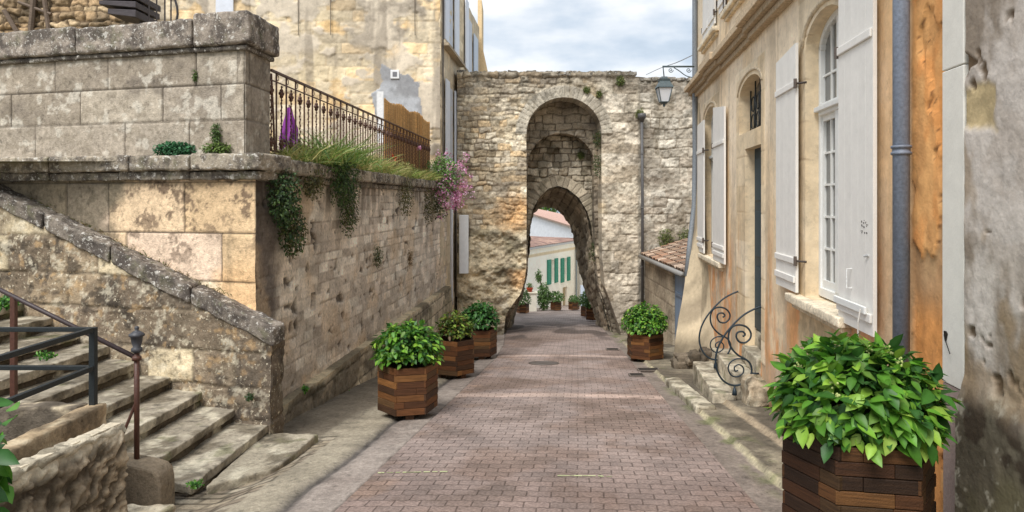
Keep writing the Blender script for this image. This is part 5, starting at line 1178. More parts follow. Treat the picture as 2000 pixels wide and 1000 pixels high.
# street lantern
LY = 14.2; t0 = thing('street_lantern', 'grey-green iron lantern hanging from a scrolled wall bracket on the right house', 'street lamp', P(1297, 205, LY))
lg = lin((74, 88, 92)); q = P(1297, 0, LY)
mb = MB(); mb.tube([P(1356, 130, LY), P(1294, 130, LY)], .02, lg, 6); mb.tube([P(1295, 130, LY), P(1297, 150, LY)], .012, lg, 6)
mb.tube([P(a, b_, LY) for a, b_ in smooth([(1356, 152), (1340, 148), (1326, 138), (1316, 132)], 16)], .010, lg, 6)
mb.tube([P(1310 + 5 * (1 - t) * math.cos(t * 11), 137 + 5 * (1 - t) * math.sin(t * 11), LY) for t in np.linspace(0, .85, 26)], .008, lg, 5); mb.tube([P(1345 + 5 * (1 - t) * math.cos(t * 11), 137 + 5 * (1 - t) * math.sin(t * 11), LY) for t in np.linspace(0, .85, 26)], .008, lg, 5)
mb.build('bracket', M_METAL, t0, True)
def pyr(mb, z0, r0, z1, r1, col):
    mb.add([(q[0] + sx * r_, LY + sy * r_, z) for z, r_ in ((z0, r0), (z1, r1)) for sx, sy in ((-1, -1), (1, -1), (1, 1), (-1, 1))], np.array([[0, 1, 5, 4], [1, 2, 6, 5], [2, 3, 7, 6], [3, 0, 4, 7], [3, 2, 1, 0], [4, 5, 6, 7]]), col)
Lz = lambda y: P(0, y, LY)[2]
mb = MB(); pyr(mb, Lz(172), .165, Lz(160), .10, lg); pyr(mb, Lz(160), .10, Lz(155), .11, lg); pyr(mb, Lz(155), .07, Lz(150), .05, lg); mb.build('roof', M_METAL, t0)
mb = MB(); pyr(mb, Lz(199), .075, Lz(173), .135, (.5, .5, .5)); mb.build('glass', M_LGLASS, t0)
mb = MB()
for sx, sy in ((-1, -1), (1, -1), (1, 1), (-1, 1)): mb.tube([(q[0] + sx * .08, LY + sy * .08, Lz(199)), (q[0] + sx * .142, LY + sy * .142, Lz(172))], .010, lg, 5)
pyr(mb, Lz(203), .04, Lz(199), .088, lg); blob(mb, (q[0], LY, Lz(206)), .03, lg); mb.build('frame', M_METAL, t0)
tag(MB().tube(smooth([P(1262, 146, 21.2), P(1290, 133, 18), P(1322, 122, 15), P(1352, 108, 14.7)], 24), .009, lin((120, 120, 122)), 5).build('overhead_cable', M_METAL), 'thin cable running from the top of the gate to the right house above the lantern', 'cable')

# lean-to shed
sh = thing('shed', 'small lean-to shed with clay tile roof and a faded blue door beside the gate', 'shed', (4.1, 18, gz(18)))
SX = 4.06
def pat_shed(U, V):
    h, c = masonry(U, V, (.3, .4), (.5, .9), [(178, 160, 130), (166, 148, 120)], (130, 112, 90), .012, .01, .01, 2, 220, .012, .01); return h, mixc(c, lin((120, 106, 86)), ss(.4, .6, fb(U, V, 221, 4)) * .7)
relief((SX, 16.0, 0), (0, 1, 0), 5.1, -2.6, .14, .03, pat_shed, (-1, 0, 0), holes=[[(.12, -2.1), (.12, -.05), (1.45, -.05), (1.45, -2.1)]], thick=.1).build('wall', M_STONE, sh, True)
relief((SX, 16.0, 0), (1, 0, 0), 1.6, -2.6, .9, .04, pat_shed, (0, -1, 0), outer=[(0, -2.6), (1.6, -2.6), (1.6, .7), (0, .12)], thick=.1).build('gable_wall', M_STONE, sh, True)
mb = MB(); 
for k in range(9): a = 16.12 + k * .147; mb.box((SX + .05, a + .003, -2.1), (SX + .09, a + .144, -.06), lin((132, 150, 172)) * random.uniform(.82, 1.1))
d_ = mb.build('door', M_PAINT, sh, False, .004)
MB().box((SX + .02, 16.2, -.6), (SX + .05, 17.3, -.52), lin((120, 134, 152))).build('batten', M_PAINT, d_, local=True)
MB().tube([(SX - .16, 15.85, .06), (SX - .16, 21.1, .06)], .06, lin((150, 148, 144)), 10).build('gutter', M_METAL, sh, True)
mb = MB(); r = random.Random(12)
for i in range(26):
    y0 = 15.9 + i * .203
    for j in range(9):
        x0 = SX - .14 + j * .2; z0 = .13 + (x0 - SX + .14) * .33; dx, dz = .24, .24 * .33 - .03
        a = np.linspace(0, math.pi, 6); n_ = 6; V = []
        wv_ = .105; jt = r.uniform(-.012, .012)
        for s_, (xx, zz) in enumerate(((x0, z0), (x0 + dx, z0 + dz))):
            for t in a: V.append([xx + jt, y0 + wv_ * (1 - .1 * s_) * -math.cos(t), zz + .055 * math.sin(t) + r.uniform(-.003, .003)])
        f = [[k, k + 1, n_ + k + 1, n_ + k] for k in range(n_ - 1)]
        mb.add(V, np.array(f), lin(r.choice([(168, 142, 120), (150, 124, 104), (188, 166, 146), (130, 112, 98), (168, 130, 106)])) * r.uniform(.7, 1.15))
mb.hexa([(x, y, z) for x, zb_ in ((SX - .12, .10), (SX + 1.8, .73)) for y in (15.88, 21.15) for z in (zb_ - .05, zb_)], lin((120, 100, 80)))
mb.build('tiled_roof', M_TILE, sh)

# ================================================================== BEYOND THE GATE
fh = thing('corner_house', 'cream house with green shutters and a tiled roof seen through the archway', 'house', (1.0, 38, gz(38)))
FD = np.array([.43, .9, 0]); FD /= np.linalg.norm(FD); FN = np.array([FD[1], -FD[0], 0]) * 1.0; FN = -FN if FN[1] > 0 else FN
A0 = P(1030, 0, 38) * [1, 1, 0] - FD * 4
def fu(px):  # u on facade for pixel column
    a, d_ = A0, FD; k = (px - 1000) / F; return (k * a[1] - a[0]) / (d_[0] - k * d_[1])
def fz(px, py): u = fu(px); return CZ - (py - 393) / F * (A0 + FD * u)[1]
def pat_fh(U, V):
    c = np.tile(lin((248, 242, 224)), (len(U), 1)) * (.9 + .2 * fb(U * .8, V * .8, 230, 4))[:, None]; bnd = ss(.10, .06, np.abs(V + 1.28)); c = mixc(c, lin((224, 200, 156)), bnd)
    return .03 * bnd, c
def rect(px0, px1, py0, py1): return [(fu(px0), fz(px0, py1)), (fu(px0), fz(px0, py0)), (fu(px1), fz(px0, py0)), (fu(px1), fz(px0, py1))]
wins = [rect(1075.5, 1082, 508, 553), rect(1101, 1106.5, 505, 549)]; dr = rect(1099, 1108, 562, 612)
relief(A0, FD, 13, -6.5, -.85, .08, pat_fh, FN, holes=wins + [dr], thick=.2).build('wall', M_FAR, fh, False)
fb_ = lambda u0, u1, o0, o1, z0, z1, col, mb=None: (mb or MB()).hexa([A0 + FD * u + FN * o + np.array([0, 0, z]) for u in (u0, u1) for o in (o0, o1) for z in (z0, z1)], col)
for w_, (s0, s1) in zip(wins, (((1068, 1075), (1082.5, 1088.5)), ((1094.5, 1100.5), (1107, 1112.5)))):
    fb_(w_[0][0] - .02, w_[2][0] + .02, -.22, -.18, w_[0][1], w_[1][1], lin((214, 214, 208))).build('window', M_PAINT, fh)
    for a, b_ in (s0, s1):
        mb = MB(); fb_(fu(a), fu(b_), .02, .07, w_[0][1] - .05, w_[1][1] + .05, lin((42, 138, 112)), mb)
        for k in range(14): z = w_[0][1] + (w_[1][1] - w_[0][1]) * (k + .5) / 14; fb_(fu(a) + .06, fu(b_) - .06, .071, .085, z - .02, z + .02, lin((56, 152, 126)), mb)
        mb.build('shutter', M_PAINT, fh)
fb_(dr[0][0], dr[2][0], -.19, -.15, dr[0][1], dr[1][1], lin((196, 176, 140))).build('door', M_PAINT, fh)
fb_(-.5, 13.3, -.3, .18, -.93, -.80, lin((206, 206, 204))).build('cornice', M_PAINT, fh)
p_ = A0 + FD * fu(1123); MB().tube([p_ + FN * .1 + [0, 0, -.9], p_ + FN * .1 + [0, 0, -4.9]], .06, lin((130, 138, 140)), 8).build('downpipe', M_METAL, fh)
mb = MB(); rr = np.random.default_rng(2)
nU, nV = 90, 22; us = np.linspace(-.6, 13.4, nU); vs = np.linspace(0, 1, nV); UU, VV = np.meshgrid(us, vs, indexing='ij'); UU = UU.ravel(); VV = VV.ravel()
Pr = A0[None] + UU[:, None] * FD + (.25 - VV * 4.2)[:, None] * FN + np.array([0, 0, 1.]) * (-.79 + VV * np.clip(.85 - .085 * (UU - 4), .06, .85) + .04 * np.abs(np.sin(UU * 11)))[:, None]
cr_ = pick([(150, 120, 108), (128, 104, 96), (168, 138, 122)], _h((UU * 4).astype(np.int64), (VV * 20).astype(np.int64), np.zeros(len(UU), np.int64), 3)) * (.7 + .6 * fb(UU, VV * 5, 231, 4))[:, None]
I, J = np.meshgrid(np.arange(nU - 1), np.arange(nV - 1), indexing='ij'); mb.add(Pr, np.stack([I * nV + J, (I + 1) * nV + J, (I + 1) * nV + J + 1, I * nV + J + 1], -1).reshape(-1, 4), cr_)
mb.build('roof', M_TILE, fh)
# white building behind
wb = thing('white_building', 'plain white building with a pink tiled roof rising behind the green-shuttered house', 'house', (3, 56, -7))
q = lambda px, py, Y: P(px, py, Y)
mb = MB(); mb.poly([q(1015, 520, 54), q(1150, 520, 60), q(1150, 450, 60), q(1015, 409, 54)], (0, 8, 0), lin((232, 234, 238))); mb.build('wall', M_FAR, wb)
mb = MB(); mb.add([q(1010, 408, 53.6), q(1152, 452, 59.6), q(1140, 427, 66), q(1010, 399, 60)], [[0, 1, 2, 3]], lin((202, 166, 150))); mb.add([q(1010, 411, 53.6), q(1152, 455, 59.6), q(1152, 452, 59.6), q(1010, 408, 53.6)], [[0, 1, 2, 3]], lin((176, 150, 136))); mb.build('roof', M_TILE, wb)
# house on the right beyond
rb = thing('grey_white_house', 'pale house beyond the gate at the right side of the archway', 'house', (5.5, 44, -5))
mb = MB(); mb.poly([q(1123, 640, 46), q(1200, 660, 40), q(1200, 440, 40), q(1123, 470, 46)], (3, 6, 0), lin((222, 218, 212))); mb.build('wall', M_FAR, rb)
mb = MB(); mb.box((q(1132, 0, 42)[0], 41.4, q(0, 610, 42)[2]), (q(1145, 0, 42)[0], 41.5, q(0, 555, 42)[2]), lin((190, 200, 216))); mb.build('garage_door', M_PAINT, rb)
# low pier with pot
pr = q(1036, 606, 35.5)
lw_ = thing('low_wall', 'low cream wall stub in front of the green-shuttered house carrying a red pot', 'wall', pr)
MB().box((pr[0] - 1.2, 35.3, -4.6), (q(1048, 0, 35.5)[0], 35.9, q(0, 573, 35.5)[2]), lin((228, 220, 200))).build('wall', M_FAR, lw_, False, .02)
MB().box((pr[0] - 1.25, 35.25, q(0, 573, 35.5)[2] + .003), (q(1048, 0, 35.5)[0] + .05, 35.95, q(0, 570, 35.5)[2]), lin((214, 204, 180))).build('cap', M_FAR, lw_, False, .02)

# ================================================================== PLANTS
def unit(a): return a / (np.linalg.norm(a, axis=-1, keepdims=True) + 1e-9)
def leaves(mb, c, d, n, L, W, col, droop=.25):
    """folded pointed leaves: c base points, d long axis, n upper side"""
    N = len(c); d = unit(d); n = unit(n - (n * d).sum(1, keepdims=True) * d); s = np.cross(d, n)
    L = np.broadcast_to(L, (N,))[:, None]; W = np.broadcast_to(W, (N,))[:, None]
    def pt(t, w, up): return c + d * L * t + s * W * w + n * (up * W) - n * (droop * L * t * t)
    V = [pt(0, 0, 0), pt(.22, 0, -.04), pt(.48, 0, -.06), pt(.75, 0, -.04), pt(1, 0, 0)]
    for sg in (1, -1): V += [pt(.16, .34 * sg, .08), pt(.42, .5 * sg, .13), pt(.72, .33 * sg, .08)]
    V = np.stack(V, 1); b_ = (np.arange(N) * 11)[:, None]
    q = np.concatenate([b_ + [[1, 5, 6, 2]], b_ + [[2, 6, 7, 3]], b_ + [[1, 2, 9, 8]], b_ + [[2, 3, 10, 9]]]); t = np.concatenate([b_ + [[0, 5, 1]], b_ + [[3, 7, 4]], b_ + [[0, 1, 8]], b_ + [[3, 4, 10]]])
    cl = np.repeat(col, 11, 0).reshape(N, 11, 3).copy(); cl[:, 1:4] = cl[:, 1:4] * 1.22 + .006; cl[:, [6, 9]] *= .92
    mb.add(V.reshape(-1, 3), [q, t], cl.reshape(-1, 3)); return mb
def leafcols(pal, N, r, lo=.75, hi=1.2):
    p_ = np.array([lin(c) for c in pal]); return p_[r.integers(0, len(p_), N)] * r.uniform(lo, hi, (N, 1))
def shrub_leaves(rad, N, L, W, pal, seed, flat=.0, inner=.45, tips=None, skirt=-.25, lump=.2):
    """dome of leaves, local origin at the foot of the crown"""
    r = np.random.default_rng(seed); mb = MB()
    v = unit(r.normal(size=(N * 2, 3))); v = v[v[:, 2] > skirt][:N]; N = len(v)
    k = 1 - inner * r.random(N) ** 2.0
    k = k * (1 + lump * 2 * (fb3(v * 2.6 + seed, seed, 3) - .5)) + lump * .6 * r.normal(size=N) * .35
    c = v * k[:, None] * np.array(rad)
    dn = np.array([0, 0, -1.]) ; out_ = unit(v * [1, 1, .6]); tang = unit(r.normal(size=(N, 3)))
    d = out_ * .75 + tang * .75 + dn * .35; n = out_ * .65 + np.array([0, 0, 1.]) * .9 + tang[:, [1, 2, 0]] * .35
    col = leafcols(pal, N, r); 
    if tips is not None:
        mk = (r.random(N) < .10) & (k > .85); col[mk] = leafcols(tips, mk.sum(), r)
    Ls = L * r.uniform(.6, 1.15, N); leaves(mb, c, d, n, Ls, W * Ls / L, col); return mb
def stems(mb, rad, n, seed, col):
    r = np.random.default_rng(seed)
    for k in range(n):
        v = unit(r.normal(size=3)); v[2] = abs(v[2]); e = v * np.array(rad) * .85
        mb.tube([(v[0] * .06, v[1] * .06, -.1), e * [.4, .4, .5], e], [.008, .006, .003], col, 5)
    return mb
WC = [(104, 66, 38), (118, 78, 44), (88, 56, 34), (132, 90, 50), (70, 48, 32), (98, 72, 46)]
def planter(loc_, Rr, hgt, rotz, label, crown, N, L, W, pal, tips, seed, nboard=7, crown_z=.16, far=False, skirt=-.25, tone=1.0, slope=0):
    t0 = thing('planter', label, 'planter', loc_, 'hexagonal wooden planters along the street', rotz)
    r = random.Random(seed); foot = .085; bh = (hgt - foot) / nboard
    ang = [k * math.pi / 3 for k in range(7)]; th_ = .045 * Rr / .4
    for k in range(6):
        a, b_ = np.array([Rr * math.cos(ang[k]), Rr * math.sin(ang[k]), 0]), np.array([Rr * math.cos(ang[k + 1]), Rr * math.sin(ang[k + 1]), 0])
        dv = unit(b_ - a); nn_ = np.array([dv[1], -dv[0], 0]); Lh = np.linalg.norm(b_ - a); mb = MB()
        for j in range(nboard):
            ext = .010 if (j + k) % 2 else -.012; z0 = foot + j * bh + .002; z1 = foot + (j + 1) * bh - .002
            x0, x1 = -ext, Lh + ext; cut = r.choice([.3, .68, 1.0] if nboard > 8 else [.3, .68, 1, 1, 1, 1]); xs = [x0, x0 + (x1 - x0) * cut, x1] if cut < 1 and not far else [x0, x1]; 
            for m_ in range(len(xs) - 1):
                cc = lin(r.choice(WC)) * r.uniform(.7, 1.05) * tone; o = r.uniform(-.003, .003)
                mb.hexa([a + dv * (x + (.0015 if x != xs[0] else 0)) + nn_ * q_ + np.array([0, 0, z]) for x in (xs[m_], xs[m_ + 1] - .0015) for q_ in (-th_, o) for z in (z0, z1)], cc)
        mb.build('side_panel', M_WOOD, t0, False, 0 if far else .004, local=True)
    mb = MB(); mb.add([(Rr * .93 * math.cos(a), Rr * .93 * math.sin(a), hgt - .06) for a in ang[:6]], [np.arange(6)[None]], lin((58, 42, 30))); mb.build('soil', M_SOIL, t0, local=True)
    for k in range(3 if not far else 0):
        a = k * 2.094 + .5; x, y = .6 * Rr * math.cos(a), .6 * Rr * math.sin(a); MB().box((x - .05, y - .05, -.03 - abs(slope)), (x + .05, y + .05, foot), lin((84, 58, 40))).build('foot', M_WOOD, t0, local=True)
    sh_ = shrub_leaves(crown, N, L, W, pal, seed, tips=tips, skirt=skirt).build('shrub', M_LEAF, t0, True, local=True); sh_.location = (0, 0, hgt + crown_z)
    if not far:
        s_ = stems(MB(), crown, 26, seed, lin((84, 74, 40))).build('stem', M_LEAF, sh_, local=True)
        # darker green leaves filling the inside of the crown
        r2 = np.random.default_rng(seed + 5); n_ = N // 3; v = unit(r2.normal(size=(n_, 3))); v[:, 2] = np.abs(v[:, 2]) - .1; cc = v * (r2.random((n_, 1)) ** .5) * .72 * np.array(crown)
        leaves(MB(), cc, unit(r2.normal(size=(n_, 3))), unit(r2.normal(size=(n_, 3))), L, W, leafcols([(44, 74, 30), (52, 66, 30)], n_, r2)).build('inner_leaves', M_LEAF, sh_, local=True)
    return t0
GB = [(70, 122, 40), (84, 140, 48), (54, 104, 38), (104, 156, 58), (44, 86, 34), (92, 146, 50), (64, 116, 46), (116, 160, 66)]
GBR = [(80, 130, 40), (94, 146, 44), (62, 110, 38), (116, 162, 54), (48, 88, 34), (86, 136, 42), (104, 140, 56), (56, 100, 44)]
GD = [(58, 108, 46), (48, 92, 42), (72, 124, 52), (40, 80, 38), (86, 134, 60)]
GY_ = [(104, 128, 46), (82, 108, 40), (132, 142, 58), (66, 92, 38), (120, 96, 54)]
TP = [(146, 182, 66), (158, 188, 80), (132, 170, 58)]
def ploc(pxc, Y, base_up=0): return ((pxc - 1000) / F * Y, Y, gz(Y) + .01 + base_up)
planter(ploc(797, 8.75), .375, .66, R(14), 'wooden planter with a broad bright green shrub, nearest of those by the terrace wall', (.40, .39, .36), 1300, .088, .056, GBR, TP, 1, crown_z=.14)
planter(ploc(888, 12.2), .37, .67, R(40), 'hexagonal wooden planter with a small yellowish green shrub, second on the left', (.31, .31, .34), 620, .085, .05, GY_, TP, 2, skirt=-.1, crown_z=.1)
planter(ploc(938, 15.0), .36, .64, R(8), 'wooden planter with a dark green shrub, farthest of the three left of the road', (.38, .36, .38), 1000, .085, .056, GD, None, 3, crown_z=.16)
planter(ploc(1260, 14.5), .385, .59, R(33), 'wooden planter with a dense round shrub right of the road before the gate', (.45, .44, .42), 1900, .072, .05, GBR, TP, 4, crown_z=.16)
planter((1.92, 3.84, gz(3.84) + .15), .395, .76, R(-10), 'large dark-boarded planter with a spreading bright green shrub in the right foreground', (.405, .38, .31), 1700, .108, .062, GBR, TP, 5, nboard=9, crown_z=.15, tone=.52, skirt=-.42)
FP = [(86, 120, 56), (104, 136, 70), (70, 100, 50)]
planter(ploc(1021, 33.0), .30, .5, 0, 'small far planter with a pale green bush beyond the left side of the archway', (.34, .34, .55), 500, .12, .07, FP, None, 6, far=True)
planter(ploc(1086, 36.0), .30, .5, .3, 'far planter with a round bush in front of the beige door through the archway', (.38, .38, .38), 500, .12, .07, FP, None, 7, far=True)
planter(ploc(1121, 36.3), .29, .52, .1, 'far planter with a small clipped bush right of the beige door through the archway', (.27, .27, .26), 400, .10, .06, FP, None, 8, far=True, crown_z=.02)
planter(ploc(1147, 30.0), .29, .52, .2, 'far planter with a tall bush, farther of the two at the passage wall', (.32, .32, .5), 500, .12, .07, FP, None, 9, far=True)
planter(ploc(1157, 27.6), .29, .56, .5, 'far planter with a bush partly hidden behind the right passage wall of the gate', (.30, .30, .5), 500, .12, .07, FP, None, 10, far=True)
# big planter: white flower buds
big = [o for o in bpy.data.objects if o.name.startswith('planter')][4]
mb = MB(); r = np.random.default_rng(4)
for k in range(12):
    v = unit(r.normal(size=3) + [0, 0, .9]); v[2] = abs(v[2]); c_ = v * np.array([.405, .38, .30]) * 1.02
    for m_ in range(9): c2 = c_ + r.normal(size=3) * .013; blob(mb, c2, .007, lin((206, 214, 140)), 5)
o = mb.build('flower_buds', M_LEAF, big, local=True); o.location = (0, 0, .76 + .14); o['kind'] = 'stuff'
# a hanging sprig over the rim
# shrub leaves for wall plants
def clump(cen, rad, N, L, W, pal, seed, hang=.0, fill=1.0, thin=0):
    r = np.random.default_rng(seed); v = unit(r.normal(size=(N, 3))); k = r.random((N, 1)) ** .45
    c = np.asarray(cen) + v * k * np.array(rad) * (1 + .5 * (fb3(v * 2.2 + seed, seed, 3)[:, None] - .5))
    d = unit(v * .6 + r.normal(size=(N, 3)) * .7 + [0, 0, -hang]); n = unit(v + [0, -.2, .8] + r.normal(size=(N, 3)) * .4)
    return leaves(MB(), c, d, n, L * r.uniform(.5, 1.2, N), W * r.uniform(.6, 1.1, N), leafcols(pal, N, r, .65, 1.25))
def grass(mb, cen, spread, N, hgt, pal, seed, lean=(0, 0, 0), wd=.006):
    r = np.random.default_rng(seed); c = np.asarray(cen) + r.normal(size=(N, 3)) * np.asarray(spread) * .5
    c[:, 2] = cen[2] + np.abs(r.normal(size=N)) * .01; d = unit(r.normal(size=(N, 3)) * [.6, .6, .2] + [0, 0, 1.0] + np.asarray(lean)); H = hgt * r.uniform(.4, 1.15, N)
    s = unit(np.cross(d, r.normal(size=(N, 3)))); b_ = unit(d * [1, 1, 0] + 1e-3); w_ = (wd * r.uniform(.6, 1.3, N))[:, None]; Hn = H[:, None]
    V = []
    for t, ww in ((0, 1), (.4, .9), (.75, .55), (1, .05)): 
        p_ = c + d * Hn * t + (b_ * .35 - np.array([0, 0, .25])) * Hn * t * t; V += [p_ - s * w_ * ww, p_ + s * w_ * ww]
    V = np.stack(V, 1).reshape(-1, 3); q0_ = (np.arange(N) * 8)[:, None]
    mb.add(V, np.concatenate([q0_ + [[0, 1, 3, 2]], q0_ + [[2, 3, 5, 4]], q0_ + [[4, 5, 7, 6]]]), np.repeat(leafcols(pal, N, r), 8, 0)); return mb
LG = [(150, 168, 84), (128, 152, 66), (176, 180, 104), (186, 176, 112), (98, 132, 60)]
GR2 = [(74, 100, 54), (60, 84, 48), (92, 116, 60), (50, 72, 42)]
OL = [(96, 98, 54), (82, 82, 48), (112, 108, 64), (70, 76, 44)]
def sidept(px, py, o=.1):       # point on the street face of the terrace wall
    # plane X = .0793Y - 3.474 + o
    Y = (3.474 - o) * F / (F * .0793 + 1000 - px) ; return P(px, py, Y)
def plant(name, label, cat, mb, base, mat=M_LEAF, group=None): o = mb.build(name, mat, None, False); tag(o, label, cat, group); return o
# grass along the ledge: a strip nobody could count
mb = MB(); r = random.Random(2); Y = 8.6
while Y < 18.6:
    dens = 1.0; x = WX(Y) + r.uniform(-.25, .1); q_ = noise2(np.array([Y * 1.3]), np.array([0.]), 5)[0]; grass(mb, (x, Y, 2.24), (.22, .25, 0), int(15 + 70 * q_), r.uniform(.10, .20) + .32 * q_, LG if r.random() > .35 else [(196, 182, 122), (176, 164, 104), (160, 160, 90)], int(Y * 97), (r.uniform(-.1, .3), 0, 0)); Y += .085
o = mb.build('ledge_grass', M_LEAF); o['kind'] = 'stuff'
o['label'] = 'tangled yellow-green grass growing along the terrace ledge below the railing'
c_ = sidept(650, 300, .05); mb = grass(MB(), c_ + [0, 0, -.15], (.45, .8, 0), 520, .62, [(112, 140, 62), (92, 126, 56), (140, 160, 84), (160, 166, 96)], 41, (.12, -.05, 0), .007); plant('tall_grass', 'tall feathery green grass clump rising through the middle of the terrace railing', 'grass clump', mb, None)
for (px, py, o_, rad, N, L, W, pal, nm, lab, sd_) in (
    (556, 385, .16, (.16, .26, .30), 1500, .045, .030, GR2, 'hanging_plant', 'dark green small-leaved plant hanging from the ledge nearest the wall corner', 1),
    (572, 450, .14, (.13, .22, .26), 1100, .045, .028, GR2 + OL, 'hanging_plant', 'lower trailing end of the dark green plant near the wall corner', 2),
    (672, 350, .18, (.18, .45, .36), 2000, .045, .022, GR2 + [(84, 104, 52)], 'hanging_plant', 'bushy green plant spilling over the middle of the terrace ledge', 3),
    (682, 410, .14, (.12, .26, .34), 1000, .045, .02, OL + GR2, 'hanging_plant', 'olive-green tuft drooping beneath the bushy plant on the middle of the ledge', 4),
    (612, 355, .12, (.1, .34, .20), 800, .04, .02, OL, 'hanging_plant', 'thin brownish creeper on the ledge between the two green hanging plants', 5),
    (793, 382, .16, (.12, .45, .36), 800, .045, .02, OL + [(120, 112, 64)], 'hanging_plant', 'dry olive plant hanging from the ledge left of the pink flowers', 6),
    (838, 400, .14, (.12, .35, .42), 700, .05, .02, OL, 'hanging_plant', 'dry brownish plant trailing just below the pink flowers', 7),
    (738, 500, .08, (.09, .16, .20), 420, .05, .014, GR2 + OL, 'wall_tuft', 'small spiky green tuft growing out of the middle of the terrace wall', 8),
    (801, 503, .05, (.06, .12, .19), 300, .045, .012, [(130, 104, 66), (112, 92, 58)], 'wall_tuft', 'small dry brown tuft on the terrace wall right of the green one', 9),
    (680, 775, .16, (.08, .16, .09), 160, .06, .035, GB, 'weed', 'green weed at the foot of the terrace wall left of the nearest planter', 10),
    (596, 757, .15, (.04, .05, .05), 60, .045, .025, GB, 'weed', 'tiny green weed on the base course of the terrace wall', 11)):
    plant(nm, lab, 'plant', clump(sidept(px, py, o_), np.array(rad) * (1.2 if N > 500 else 1), N, L, W, pal, 300 + sd_, .7), None)
def frontpt(px, py, off=.1):
    k = (px - 1000) / F; A = C0 + NF * off; t = (k * A[1] - A[0]) / (UF[0] - k * UF[1]); Y = (A + UF * t)[1]; return P(px, py, Y)
plant('ledge_plant', 'low bluish green cushion plant on the front ledge under the grey parapet', 'plant', clump(frontpt(340, 292, .05), (.24, .08, .08), 900, .045, .032, [(62, 112, 74), (74, 126, 84), (52, 96, 62)], 320), None)
plant('ledge_plant', 'yellow-green weedy plant standing on the front ledge right of the cushion plant', 'plant', clump(frontpt(424, 291, .05), (.18, .07, .07), 500, .04, .02, [(110, 132, 62), (92, 114, 54)], 321), None)
plant('ledge_plant', 'slender upright green sprig on the front ledge against the parapet', 'plant', clump(frontpt(421, 262, .04), (.05, .05, .13), 300, .035, .018, [(96, 122, 62), (80, 106, 54)], 322), None)
plant('moss_sprig', 'tiny green sprig in a joint of the grey parapet wall', 'plant', clump(C1 + UF * .63 + NF * .03 + [0, 0, 3.17], (.02, .02, .07), 80, .03, .016, [(92, 116, 56)], 323), None)
plant('terrace_bush', 'leafy green bush on the ledge in front of the tall grass clump', 'plant', clump(sidept(655, 318, .10), (.22, .55, .22), 1700, .06, .022, [(104, 134, 66), (84, 116, 56), (128, 150, 84), (66, 96, 50)], 360, .1), None)
plant('terrace_bush', 'small pale yellow-green bush on the ledge midway between railing and pink flowers', 'plant', clump(sidept(792, 335, .10), (.2, .9, .20), 900, .06, .018, [(150, 152, 84), (120, 136, 70), (168, 160, 104)], 361, .1), None)
for (u, lab, sd_) in ((1.35, 'green and brown weeds on the upper edge of the sloping coping', 1), (2.75, 'mossy weeds higher up on the sloping coping behind the stair wall', 2)):
    mb = MB()
    for k in range(18):
        uu = u + (k / 17 - .5) * 1.3; c_ = E + UF * uu + SD * .24 + np.array([0, 0, T1 + uu * sl_ - .02]); grass(mb, c_, (.08, .05, 0), 26, .09, [(110, 112, 62), (140, 122, 78), (96, 112, 52), (120, 98, 64)], 330 + k + sd_ * 40, wd=.005)
    plant('coping_weeds', lab, 'plant', mb, None)
plant('weed', 'green weed growing on an upper stair tread by the far handrail post', 'plant', clump(P(12, 590, 7.0), (.10, .08, .06), 160, .05, .03, GB, 340), None)
plant('weed', 'small green weed on the stair tread behind the guard rail corner', 'plant', clump(P(92, 694, 6.7), (.10, .06, .03), 120, .04, .025, GB, 341), None)
plant('weed', 'tiny weed at the foot of the lowest steps beside the newel block', 'plant', clump(P(382, 945, 5.75), (.06, .06, .03), 90, .03, .02, GB, 342), None)
plant('weed', 'tiny weed in the corner where the stair wall meets the second step', 'plant', clump(P(488, 775, 7.36), (.04, .03, .04), 90, .03, .02, GR2, 343), None)
# leafy shrub entering at the lower left edge
r = np.random.default_rng(77); c_ = P(-62, 935, 3.3); n_ = 130; cc = c_ + r.normal(size=(n_, 3)) * [.05, .14, .12]
t0 = thing('corner_shrub', 'large-leaved green plant poking in at the bottom left corner', 'plant', c_ - [0, 0, .8])
leaves(MB(), cc, unit(r.normal(size=(n_, 3)) + [.5, 0, -.5]), unit(r.normal(size=(n_, 3)) * .4 + [0, -.6, 1]), .13 * r.uniform(.7, 1.1, n_), .075, leafcols(GB, n_, r)).build('foliage', M_LEAF, t0, True)
mb = MB()
for k in range(5): mb.tube([c_ + [-.1, .1 * k - .2, -1.1], c_ + [0, .06 * k - .15, .05]], .01, lin((84, 70, 44)), 5)
mb.build('stem', M_LEAF, t0)
# pink valerian
def flowers(mb, pts, r, pal, size=.012, n=14, spread=.035):
    for p_ in pts:
        c = p_ + r.normal(size=(n, 3)) * spread; leaves(mb, c, unit(r.normal(size=(n, 3))), unit(r.normal(size=(n, 3))), size * 1.6, size * 1.4, leafcols(pal, n, r, .8, 1.15))
    return mb
PK = [(216, 150, 184), (228, 178, 204), (200, 124, 164), (236, 200, 220)]
VY = 18.0
t0 = thing('valerian', 'pink flowering plant spilling over the far end of the terrace ledge', 'flowering plant', P(868, 400, VY))
r = np.random.default_rng(88)
mb = clump(P(866, 345, VY - .2), (.48, .4, .55), 2200, .09, .04, [(112, 150, 76), (92, 130, 66), (136, 168, 96)], 350); mb2 = clump(P(858, 400, VY), (.3, .3, .4), 500, .08, .03, OL + GR2, 351)
mb.build('foliage', M_LEAF, t0); mb2.build('lower_foliage', M_LEAF, t0)
pts = [P(x, y, VY - .3 + r.uniform(-.3, .2)) for x, y in zip(r.normal(880, 20, 60), r.normal(345, 32, 60)) if y > 296 and y < 425]
pts += [P(x, y, VY - .3) for x, y in zip(r.normal(888, 14, 45), r.normal(386, 18, 45))]
flowers(MB(), pts, r, PK, .028, 14, .05).build('flower_heads', M_LEAF, t0)
mb = MB()
